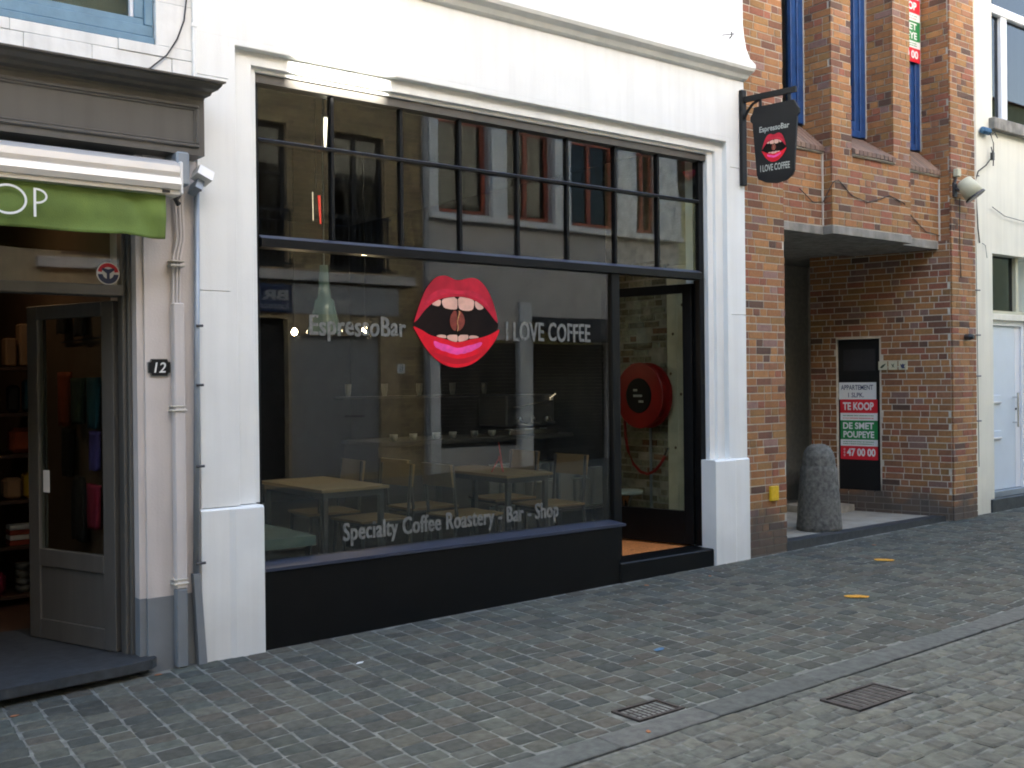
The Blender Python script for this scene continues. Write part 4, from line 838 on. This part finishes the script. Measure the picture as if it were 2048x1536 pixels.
# blue windows
for x0, x1 in ((7.545, 8.166), (8.468, 9.146), (9.445, 10.116)):
    wn = bpy.data.objects.new('tall_window', None); sc.collection.objects.link(wn); wn.parent = bb
    bx('frame_stile', (x1-.085, x1, .245, .33, 3.875, 7.5), 'blue_paint', wn, .006); bx('frame_stile', (x0, x0+.085, .245, .33, 3.875, 7.5), 'blue_paint', wn, .006)
    bx('sash_stile', (x1-.155, x1-.0855, .262, .33, 3.935, 7.5), 'blue_paint', wn, .006); bx('sash_stile', (x0+.0855, x0+.155, .262, .33, 3.935, 7.5), 'blue_paint', wn, .006)
    bx('sash_rail', (x0+.1555, x1-.1555, .263, .33, 3.936, 4.02), 'blue_paint', wn, .006); bx('bottom_rail', (x0+.0855, x1-.0855, .245, .33, 3.866, 3.934), 'blue_paint', wn, .006)
    bx('sealant', (x1-.001, x1+.0035, .238, .262, 3.87, 7.5), 'joint_filler', wn); bx('pane', (x0+.1555, x1-.1555, .30, .306, 4.0205, 7.5), 'dusty_glass', wn); bx('dark_room', (x0, x1, .50, .52, 3.7, 7.5), 'room_wall', wn)
# entrance door panel in the passage, recessed
Mp = Matrix(((pd.x, pn_.x, 0, P0.x), (pd.y, pn_.y, 0, P0.y), (0, 0, 1, 0), (0, 0, 0, 1)))
ep = bpy.data.objects.new('passage_door', None); sc.collection.objects.link(ep); ep.parent = bb
def pb(name, b, m, par): mb = MB(); mb.box(*b, M4=Mp); return mb.build(name, m, par)
pb('door_leaf', (.745, 1.205, -.075, -.045, .337, 1.955), 'sign_black', ep); pb('door_frame', (.7302, .7445, -.07, -.004, .337, 1.957), 'mortar', ep); pb('door_window', (.80, 1.15, -.0445, -.040, 1.62, 1.85), 'opp_dark', ep)
def sale_sign(nm, lab, org, ux, nrm, wd=.405):
    s = thing(nm, lab, 'for sale sign'); org, ux, nrm = Vector(org), Vector(ux), Vector(nrm); k = wd/.405
    def q(x, z, l): return org + ux*(x*k) + Vector((0, 0, z)) + nrm*l
    bands = [(0, .144, 'sale_red'), (.144, .214, 'sale_white'), (.214, .418, 'sale_green'), (.418, .498, 'sale_white'), (.498, .643, 'sale_red'), (.643, .826, 'sale_white')]
    for a_, b_, m_ in bands:
        mb = MB(); x0 = 0 if b_ < .8 else -.012; x1 = .405 if b_ < .8 else .393
        p = [q(x0, a_, 0), q(x1, a_, 0), q(x1, b_-.001, 0), q(x0, b_-.001, 0)]; mb.add([*p, *[v_+nrm*.005 for v_ in p]], BF); mb.build('panel', m_, s)
    e = .0062
    def line(t, x, z, w_, h_, m_, b_):
        mb = MB(); text_into(mb, t, None, q(x, z, e), ux, w_*k, h_, bold=b_); mb.build('lettering', m_, s, recalc=False)
    line('47 00 00', .07, .035, .31, .085, 'sale_white', .035); line('DE SMET', .03, .325, .335, .072, 'sale_white', .03); line('POUPEYE', .033, .232, .335, .072, 'sale_white', .03)
    line('TE KOOP', .03, .528, .335, .085, 'sale_white', .035); line('APPARTEMENT', .01, .745, .35, .052, 'sale_blue', .012); line('1 SLPK.', .09, .665, .17, .05, 'sale_blue', .012)
    for i in range(3): line('0', .035, .032+i*.031, .016, .024, 'sale_white', .01)
    for z_, m_ in ((.162, 'sale_green'), (.185, 'sale_green'), (.437, 'sale_red'), (.465, 'sale_green')):
        mb = MB(); x0 = .03
        while x0 < .36:
            w_ = rnd.uniform(.006, .013); mb.add([q(x0, z_, e), q(x0+w_, z_, e), q(x0+w_, z_+.009, e), q(x0, z_+.009, e)], [(0, 1, 2, 3)]); x0 += w_+rnd.choice((.003, .003, .008))
        mb.build('small_print', m_, s, recalc=False, kind='stuff')
    return s
sale_sign('for_sale_sign', 'red, white and green for sale sign on the dark passage door', Mp @ Vector((1.188, -.043, .672)), -pd, pn_)
sale_sign('for_sale_sign', 'for sale sign in an upper blue window, half hidden by the brick pier', (9.485, .228, 4.76), (1, 0, 0), (0, -1, 0), .60)
# three tiles
tl = thing('door_number_tiles', 'row of three cream picture tiles on the passage wall beside the dark door', 'tiles')
for i in range(3):
    t0 = .735-.105*i-.095; pb('tile', (t0+.02, t0+.11, .0005, .012, 1.625, 1.715), 'beige_plastic', tl)
    c = (t0+.065, 1.668); mb = MB(); sh_ = ([(-.03,-.02),(-.005,-.025),(.02,.0),(.035,.025),(.015,.018),(-.01,.005)], [(-.015,-.03),(-.003,-.008),(-.02,.025),(0,.008),(.02,.028),(.008,.0),(.02,-.025),(.002,-.012)], [(-.01,-.03),(.025,-.028),(.012,-.008),(.03,.02),(.012,.01),(-.002,.022),(-.012,.008),(-.03,.022),(-.02,-.012)])[i]
    mb.flat([(c[0]-u, c[1]+q) for u, q in sh_], lambda u, q: Mp @ Vector((u, .0128, q)), 'opp_navy' if i == 2 else 'dark_green_cloth'); mb.build('emblem', None, tl, recalc=False)
rebase(tl, tuple(Mp @ Vector((.6, .005, 1.67))))
# passage floor, edge stone, walls
bx('passage_floor', (7.542, 10.3, .13, 4.3, -.1, .128), 'pale_concrete', bb)
mb = MB(); mb.prism([(7.54, .0), (10.16, .0), (10.16, .13), (7.54, .13)], lambda u, q, h: (u, q, h), h0=-.1, h1=.136); mb.build('edge_stone', 'bluestone', bb)
bx('passage_side_wall', (7.036, 7.533, .601, 4.3, -.1, LZ1), 'mortar', bb); bx('passage_back_wall', (7.0, 10.6, 4.31, 4.4, -.1, LZ1), 'mortar', bb); [bx('shade_board', (7.55+i*.16, 7.55+i*.16+.155, 2.44+.004*(i % 2), 2.48, .129, LZ0-.002), 'sign_black', bb) for i in range(15)]  # black boards added across the rear stand in for deep passage shade
bx('passage_ceiling', (9.444, 10.6, .9005, 2.5, LZ0+.02, LZ1), 'concrete', bb); bx('passage_ceiling', (7.54, 10.6, 2.5005, 4.3, LZ0+.02, LZ1), 'concrete', bb); bx('passage_side_wall', (10.58, 10.612, .305, 6.5, -.1, LZ1), 'mortar', bb); bx('upper_mass', (7.031, 10.61, .6005, 6.5, LZ1+.0005, ZT+2), 'mortar', bb); bx('passage_side_wall', (9.95, 10.6, 2.0, 4.3, -.1, LZ0+.019), 'mortar', bb); bx('entry_step', (9.3, 9.86, .9, 1.4, .1285, .2), 'old_mortar', bb)
sbk = tag(bx('stone_block', (7.80, 8.02, 1.0, 1.35, .1285, .40), 'concrete', None, .01), 'low dark stone block in the passage behind the bollard', 'stone block')
bo = thing('bollard', 'round topped granite bollard standing at the mouth of the passage', 'bollard')
mb = MB(); mb.lathe([(.205,0),(.208,.05),(.200,.12),(.197,.22),(.183,.40),(.170,.56),(.163,.60),(.154,.612),(.155,.62),(.150,.68),(.132,.74),(.100,.785),(.06,.808),(.001,.815)], (8.41, .30, .12), 36); mb.build('stone_shaft', 'bollard_stone', bo, smooth=True); rebase(bo, (8.41, .30, .12))
yb = tag(bx('meter_box', (7.295, 7.398, -.028, -.001, .508, .633), 'yellow_box', None, .004), 'small yellow plastic box fixed low on the brick strip', 'marker box')
# wall flood lamp
fl = thing('wall_flood_lamp', 'beige bell shaped flood lamp tilted on the right brick pillar', 'lamp')
mb = MB(); Ml = Matrix.Translation((10.235, -.215, 3.425)) @ Vector((-.27, .50, .82)).to_track_quat('Z', 'Y').to_matrix().to_4x4() @ Matrix.Scale(.78, 4)
bmv = len(mb.v); mb.lathe([(.001,.15),(.07,.148),(.10,.13),(.115,.05),(.125,-.10),(.118,-.10),(.10,-.02)], (0,0,0), 24); mb.v = [tuple(Ml @ Vector(p)) for p in mb.v]; mb.build('housing', 'beige_plastic', fl, smooth=True)
mb = MB(); mb.lathe([(.132,-.10),(.135,-.125),(.115,-.125),(.001,-.122)], (0,0,0), 24); mb.v = [tuple(Ml @ Vector(p)) for p in mb.v]; mb.build('rim', 'dark_metal', fl)
mb = MB(); mb.tube([(10.17, -.085, 3.44), (10.17, -.13, 3.43), (10.19, -.18, 3.42)], .018, 8); mb.box(10.14, 10.20, -.10, -.082, 3.36, 3.50); mb.build('bracket', 'dark_metal', fl)
bx('sensor', (10.15, 10.215, -.14, -.083, 3.56, 3.64), 'beige_plastic', fl, .008); mb = MB(); mb.tube([(10.185, -.10, 3.56), (10.175, -.09, 3.50)], .012, 6); mb.build('sensor_stem', 'dark_metal', fl)
mb = MB(); mb.tube([(10.27, -.088, 3.36), (10.262, -.087, 3.0), (10.272, -.087, 2.7), (10.28, -.087, 2.55)], .004, 5); mb.build('cable', 'wire_black', fl); rebase(fl, (10.3, -.1, 3.42))
mb = MB(); mb.tube([(7.80, .03, 3.22), (8.0, .035, 3.12), (8.14, .03, 3.13), (8.165, -.06, 3.3), (8.25, -.058, 3.33), (8.45, -.058, 3.21), (8.7, -.06, 3.17), (8.9, -.058, 3.22), (9.05, -.058, 3.27), (9.3, -.06, 3.22), (9.6, .04, 3.13), (9.85, .04, 3.0), (10.1, .04, 2.98)], .0045, 5); tag(mb.build('cable', 'wire_black', smooth=True), 'thin cable sagging in loops across the bricks above the passage', 'cable')
mb = MB(); mb.lathe([(.03, 0), (.035, -.05), (.02, -.09)], (10.36, -.085, 1.95), 10, ax='y'); mb.box(10.36, 10.43, -.12, -.09, 1.95, 1.965); tag(mb.build('wall_socket', 'dark_metal'), 'small dark fitting on the right brick pillar at head height', 'fitting')
bx('bird_hole', (10.20, 10.24, -.086, -.0845, 3.04, 3.10), 'shelf_wood', bb)

# ================================================================== CREAM BUILDING
cb = thing('cream_building', 'cream plastered house at the right edge with a white door', 'building')
bx('wall', (10.62, 11.078, .0, .35, -.05, 2.86), 'cream_plaster', cb); bx('wall', (10.62, 13.5, .0, .35, 2.8605, 4.17), 'cream_plaster', cb); bx('wall', (10.62, 11.105, .0, .35, 4.1705, 9), 'cream_plaster', cb)
bx('wall', (12.15, 20, .0, .35, -.05, 2.86), 'cream_plaster', cb); bx('wall', (13.505, 20, .0, .35, 2.8605, 9), 'cream_plaster', cb); bx('wall', (12.8, 13.5, .0, .35, 4.1705, 9), 'cream_plaster', cb); bx('wall', (11.1055, 12.7995, .0, .35, 6.2, 9), 'cream_plaster', cb)
bx('window_sill', (11.03, 12.85, -.07, .1, 4.172, 4.30), 'concrete', cb, .008)
cw = bpy.data.objects.new('casement_window', None); sc.collection.objects.link(cw); cw.parent = cb
bx('frame_bottom', (11.106, 12.799, .05, .12, 4.301, 4.345), 'upvc_white', cw, .004); bx('frame_side', (11.106, 11.14, .05, .12, 4.3455, 6.19), 'upvc_white', cw, .004); bx('mullion', (11.40, 11.52, .04, .12, 4.3455, 5.46), 'upvc_white', cw, .01)
bx('transom_bar', (11.1405, 12.799, .03, .12, 5.4605, 5.56), 'upvc_white', cw, .01); bx('pane', (11.1405, 11.3995, .085, .09, 4.3455, 5.46), 'opp_glass', cw); bx('pane', (11.5205, 12.799, .085, .09, 4.3455, 5.46), 'opp_glass', cw); bx('pane', (11.1405, 12.799, .085, .09, 5.5605, 6.19), 'opp_glass', cw)
mb = MB()
n = 40; v = []
for i in range(n+1):
    x = 11.66+i*(1.1/n); v += [(x, .22+.02*math.sin(i*1.1), 4.34), (x, .22+.02*math.sin(i*1.1), 6.1)]
mb.add(v, [(2*i, 2*i+2, 2*i+3, 2*i+1) for i in range(n)]); mb.build('curtain', 'net_curtain', cw, recalc=False); bx('room_back', (11.1, 12.8, .6, .62, 4.1, 6.3), 'room_wall', cw)
ed = bpy.data.objects.new('entrance_door', None); sc.collection.objects.link(ed); ed.parent = cb
bx('frame_side', (11.0785, 11.115, .10, .18, .30, 2.155), 'upvc_white', ed, .003); bx('frame_head', (11.1155, 11.95, .10, .18, 2.10, 2.155), 'upvc_white', ed, .003); bx('frame_side', (11.90, 11.95, .10, .18, .30, 2.0995), 'upvc_white', ed, .003)
bx('leaf', (11.117, 11.785, .125, .17, .305, 2.0985), 'door_white', ed, .003); bx('side_panel', (11.79, 11.899, .125, .17, .305, 2.0985), 'upvc_white', ed, .003)
for z in (1.29, .90): bx('letter_slot', (11.20, 11.46, .112, .1245, z-.05, z+.05), 'door_white', ed, .004); bx('slot_flap', (11.215, 11.445, .098, .1115, z-.04, z-.02), 'paper_white', ed, .003)
mb = MB(); mb.tube([(11.735, .065, .98), (11.735, .065, 1.36)], .012, 8); mb.tube([(11.735, .065, 1.03), (11.735, .124, 1.03)], .009, 6); mb.tube([(11.735, .065, 1.31), (11.735, .124, 1.31)], .009, 6); mb.build('handle', 'steel', ed)
mb = MB(); mb.lathe([(.012, 0), (.012, .012)], (11.80, .112, 1.18), 10, ax='y'); mb.build('lock', 'dark_metal', ed)
bx('door_lintel', (11.0785, 12.149, .06, .18, 2.1555, 2.225), 'cream_plaster', ed, .004); bx('fanlight_frame', (11.0785, 12.149, .08, .16, 2.2255, 2.26), 'beige_plastic', ed); bx('fanlight_side', (11.74, 11.80, .08, .16, 2.2605, 2.859), 'beige_plastic', ed)
bx('fanlight_pane', (11.0785, 11.7395, .12, .125, 2.2605, 2.859), 'opp_glass', ed); bx('fanlight_blind', (11.08, 11.9, .22, .23, 2.2, 2.859), 'net_curtain', ed); bx('side_wall', (11.951, 12.149, .09, .3, .2, 2.155), 'cream_plaster', ed)
bx('door_step', (11.0, 12.3, -.02, .3, .02, .235), 'bluestone', cb, .006); bx('door_sill', (11.08, 11.95, .06, .3, .2355, .2995), 'zinc', cb, .004)
# cable clips and wires
wr = thing('loose_wiring', 'loose wires with a blue rag and junction hanging on the cream wall', 'cable')
for pts, r in (([(10.93, -.02, 4.18), (10.98, -.05, 4.10), (11.03, -.05, 4.02), (11.05, -.04, 3.90), (10.93, -.02, 3.78), (10.78, -.012, 3.70), (10.73, -.01, 3.6), (10.74, -.01, 3.4), (10.77, -.01, 3.1), (10.80, -.01, 2.95)], .006), ([(11.0, -.04, 3.98), (11.03, -.05, 3.88), (11.02, -.05, 3.78)], .006), ([(10.98, -.05, 4.1), (11.06, -.05, 4.14), (11.1, -.06, 4.08)], .004), ([(10.72, -.012, 3.3), (10.73, -.012, 2.0), (10.74, -.012, .6)], .003), ([(11.05, -.02, 3.35), (11.3, -.03, 3.27), (11.7, -.03, 3.25), (12.2, -.02, 3.3)], .004), ([(10.85, -.01, 2.95), (10.9, -.02, 2.93), (10.93, -.02, 2.8)], .003)):
    mb = MB(); mb.tube(pts, r, 5); mb.build('wire', 'wire_black', wr, smooth=True)
mb = MB(); mb.bev(10.80, 10.98, -.07, -.01, 4.10, 4.17, .02); mb.build('rag', 'rag_blue', wr); bx('junction_box', (11.0, 11.035, -.06, -.03, 3.84, 3.92), 'dark_metal', wr)
for z in (3.65, 2.45, 1.98, 1.55, 1.08): mb = MB(); mb.tube([(10.70, -.012, z), (10.78, -.02, z)], .007, 5); mb.build('clip', 'dark_metal', wr)
rebase(wr, (10.9, -.02, 3.5))

# ================================================================== OPPOSITE SIDE OF THE STREET (seen mirrored in the panes)
W = -8.2
def opp(name, lab, x0, x1, h, m, cut=None):
    t = thing(name, lab, 'building', ((x0+x1)/2, W, 0)); t.location = (0, 0, 0); return t
oa = opp('opposite_brick_house', 'brown brick house with dark french windows mirrored in the left panes', 3.58, 9.4, 11, 'opp_brick')
og = opp('opposite_grey_house', 'grey and white house with red window frames mirrored in the right panes', 9.5, 15.35, 11, 'opp_grey')
oy = opp('opposite_yellow_house', 'pale yellow house at the right end of the mirrored street', 15.36, 26, 10, 'opp_yellow')
ol = opp('opposite_left_house', 'plain brick house across the street, left of the roof gap', -30, .6, 11, 'opp_brick')
def walls(par, x0, x1, z0, z1, m, holes, y=W, th=.35):
    bx('rear_wall', (x0, x1, W-7.0, W-6.7, z0, z1), m, par)
    xsx = sorted({x0, x1, *[h[0] for h in holes], *[h[1] for h in holes]}); mb = MB()
    for a_, b_ in zip(xsx, xsx[1:]):
        c_ = (a_+b_)/2; hs_ = sorted([(h[2], h[3]) for h in holes if h[0] < c_ < h[1]]); z = z0
        for p, q in hs_:
            if p > z: mb.box(a_, b_, y-th, y, z, p)
            z = q
        if z < z1: mb.box(a_, b_, y-th, y, z, z1)
    o = mb.build('wall', m, par); return o
hA = [(5.95, 7.06, 3.25, 5.35), (7.75, 8.72, 3.25, 5.35), (3.9, 5.0, 3.25, 5.35), (5.9, 7.05, .15, 2.5), (7.09, 8.62, .16, 2.26), (5.95, 7.06, 6.6, 8.1), (7.75, 8.72, 6.6, 8.1), (3.9, 5.0, 6.6, 8.1)]
mat('opp_brown', (.36, .27, .165), .9, var=.25, scale=8, bump=.5, bscale=20)
walls(oa, 3.58, 9.40, -.1, 8.8, 'opp_brown', hA)
MATS['opp_brown'].node_tree  # brick courses of the opposite house are real but shallow
bpc = []
brickface(bpc, (9.395, W+.006, 0), (-1, 0, 0), 3.9, 3.25, 6.4, course=.075, bl=.22, pal=[(.36,.24,.13),(.31,.21,.12),(.40,.28,.16),(.26,.17,.11)], seed=77, depth=.012, joint=.014, holes=[(9.395-h[1]-.02, 9.395-h[0]+.02, h[2]-.03, h[3]+.03) for h in hA], wt=.3)
brickface(bpc, (9.395, W+.006, 0), (-1, 0, 0), .42, .1, 3.0, course=.075, bl=.22, pal=[(.36,.24,.13),(.31,.21,.12),(.40,.28,.16),(.26,.17,.11)], seed=78, depth=.012, joint=.014, wt=.3)
scatter_pieces(bpc, 'brick', 'facade_bricks', 'opp_brick', oa, 0)
def win(par, x0, x1, z0, z1, fm, nm='window', nx_=2, nz_=(.33, .66), curtain=None, t=.06):
    wn = bpy.data.objects.new(nm, None); sc.collection.objects.link(wn); wn.parent = par
    y = W-.16; bx('frame', (x0, x0+t, y, y+.06, z0, z1), fm, wn); bx('frame', (x1-t, x1, y, y+.06, z0, z1), fm, wn); bx('frame', (x0+t, x1-t, y, y+.06, z0, z0+t), fm, wn); bx('frame', (x0+t, x1-t, y, y+.06, z1-t, z1), fm, wn)
    for i in range(1, nx_): xx = x0+(x1-x0)*i/nx_; bx('mullion', (xx-t*.6, xx+t*.6, y+.005, y+.055, z0+t, z1-t), fm, wn)
    for q in nz_: zz = z0+(z1-z0)*q; bx('glazing_bar', (x0+t, x1-t, y+.01, y+.05, zz-.02, zz+.02), fm, wn)
    bx('pane', (x0+t, x1-t, y+.02, y+.026, z0+t, z1-t), 'opp_glass', wn)
    if curtain: bx('curtain', (x0+t+curtain[0]*(x1-x0), x0+t+curtain[1]*(x1-x0-2*t), y-.1, y-.09, z0, z1), 'opp_curtain', wn)
    bx('room_back', (x0, x1, y-.6, y-.58, z0, z1), 'room_dark' if fm == 'opp_dark' else 'room_wall', wn)
for h in hA:
    if h[2] > 3: win(oa, *h, 'opp_dark', 'french_window')
    if 3 < h[2] < 4:
        rl = bpy.data.objects.new('balcony_railing', None); sc.collection.objects.link(rl); rl.parent = oa
        mb = MB(); mb.box(h[0]-.05, h[1]+.05, W+.06, W+.09, 4.05, 4.09); mb.box(h[0]-.05, h[1]+.05, W+.06, W+.09, 3.28, 3.31)
        for i in range(11): xx = h[0]+(h[1]-h[0])*i/10; mb.box(xx-.008, xx+.008, W+.066, W+.084, 3.31, 4.05)
        mb.build('railing_bars', 'opp_dark', rl)
bx('string_course', (3.58, 9.2, W, W+.12, 3.06, 3.20), 'opp_grey', oa, .01)
bx('shop_panel', (7.1, 8.95, W, W+.03, 2.58, 3.03), 'opp_shutter', oa, .004)
shx = bpy.data.objects.new('roller_shutter', None); sc.collection.objects.link(shx); shx.parent = oa
for i in range(42): bx('slat', (7.09, 8.62, W-.12, W-.08+.01*(i % 2), .16+i*.05, .16+i*.05+.048), 'opp_shutter', shx)
bx('slot', (8.0, 8.35, W-.069, W-.06, 1.02, 1.05), 'opp_dark', shx)
bx('dark_shopfront', (5.9, 7.05, W-.2, W-.15, .15, 2.5), 'opp_dark', oa)
sgn = thing('opposite_shop_sign', 'dark navy shop sign mirrored at the left edge of the big pane', 'sign')
bx('board', (6.0, 7.085, W+.035, W+.07, 2.59, 3.0), 'opp_navy', sgn, .004); mb = MB(); text_into(mb, 'BR', None, (7.03, W+.0715, 2.76), (-1, 0, 0), .42, .15, bold=.04); text_into(mb, 'kantoor', None, (7.03, W+.0715, 2.64), (-1, 0, 0), .45, .09, bold=.01); mb.build('lettering', 'opp_shutter', sgn, recalc=False); rebase(sgn, (6.5, W+.05, 2.8))
mb = MB(); mb.box(8.92, 9.05, W+.0, W+.012, 1.69, 1.84, 'sale_white'); text_into(mb, '11', 'opp_navy', (9.01, W+.0135, 1.72), (-1, 0, 0), .05, .09); o = mb.build('house_number', None, oa, recalc=False)
mb = MB(); mb.tube([(9.44, W+.06, 0), (9.44, W+.06, 9.0)], .045, 8); tag(mb.build('downpipe', 'opp_shutter'), 'grey downpipe between the brick house and the grey house across the street', 'pipe')
hG = [(9.70, 10.74, 4.32, 6.4), (11.10, 12.13, 4.32, 6.4), (12.55, 13.65, 4.32, 6.4), (14.15, 14.72, 4.32, 6.4), (9.72, 11.33, .46, 2.25), (11.64, 13.4, .1, 2.6), (9.70, 10.74, 7.3, 8.7), (11.10, 12.13, 7.3, 8.7), (12.55, 13.65, 7.3, 8.7)]
walls(og, 9.4005, 15.3595, -.1, 9.3, 'opp_grey', hG)
for x0, x1 in ((9.5, 9.68), (10.76, 11.08), (12.15, 12.53), (13.67, 14.13), (14.74, 15.35)): bx('pilaster', (x0, x1, W+.001, W+.09, 4.28, 9.25), 'opp_white', og, .01)
bx('sill_band', (9.5, 15.35, W+.001, W+.14, 4.18, 4.275), 'opp_white', og, .01); bx('pilaster', (9.51, 9.70, W+.001, W+.04, 0, 2.3), 'opp_white', og); bx('pilaster', (11.35, 11.62, W+.001, W+.05, 0, 2.9), 'opp_white', og); bx('pilaster', (13.42, 13.7, W+.001, W+.05, 0, 2.9), 'opp_white', og)
for h in hG:
    if h[2] > 3: win(og, *h, 'opp_red', nz_=(.72,), curtain=(.15, .62) if h[0] < 12 else None, t=.075)
for (a_, b_, z0, z1) in ((9.72, 11.33, .46, 2.25), (11.64, 13.4, .1, 2.2)):
    s_ = bpy.data.objects.new('louvre_shutter', None); sc.collection.objects.link(s_); s_.parent = og
    for i in range(int((z1-z0)/.06)): bx('slat', (a_, b_, W-.12, W-.07+.015*(i % 2), z0+i*.06, z0+i*.06+.055), 'opp_dark', s_)
mb = MB(); mb.prism([(W, 2.65), (W+.02, 2.66), (W+.7, 2.25), (W+.7, 2.2), (W+.68, 2.2), (W, 2.58)], lambda u, q, h: (h, u, q), h0=11.66, h1=13.4); tag(mb.build('dark_awning', 'opp_dark'), 'dark sloping awning on the grey house mirrored right of the lips', 'awning')
walls(oy, 15.36, 30, -.1, 8.8, 'opp_yellow', [(16.2, 17.2, 4.2, 6.0), (16.2, 17.4, .2, 2.4), (18.4, 19.4, 4.2, 6.0)]); win(oy, 16.2, 17.2, 4.2, 6.0, 'opp_white'); win(oy, 18.4, 19.4, 4.2, 6.0, 'opp_white'); bx('door_leaf', (16.2, 17.4, W-.2, W-.15, .2, 2.4), 'opp_green', oy)
walls(ol, -30, 2.93, -.1, 9.0, 'opp_brown', [(-1.6, -.5, 3.2, 5.2), (-1.6, -.5, .4, 2.5)]); win(ol, -1.6, -.5, 3.2, 5.2, 'opp_dark'); win(ol, -1.6, -.5, .4, 2.5, 'opp_dark')
bx('sun_gap_base', (2.931, 3.579, W-.35, W, -.1, 6.35), 'opp_brown', ol)  # unseen wall added under the gap; shapes the sun patch on the facade
for par, a_, b_, z in ((oa, 3.58, 9.4, 8.8), (og, 9.5, 15.35, 9.3), (ol, -30, 2.93, 9.0), (oy, 15.36, 30, 8.8)):
    mb = MB(); mb.prism([(W+.15, z), (W-3.5, z+1.6), (W-7, z)], lambda u, q, h: (h, u, q), h0=a_, h1=b_); mb.build('roof', 'roof_tile', par)
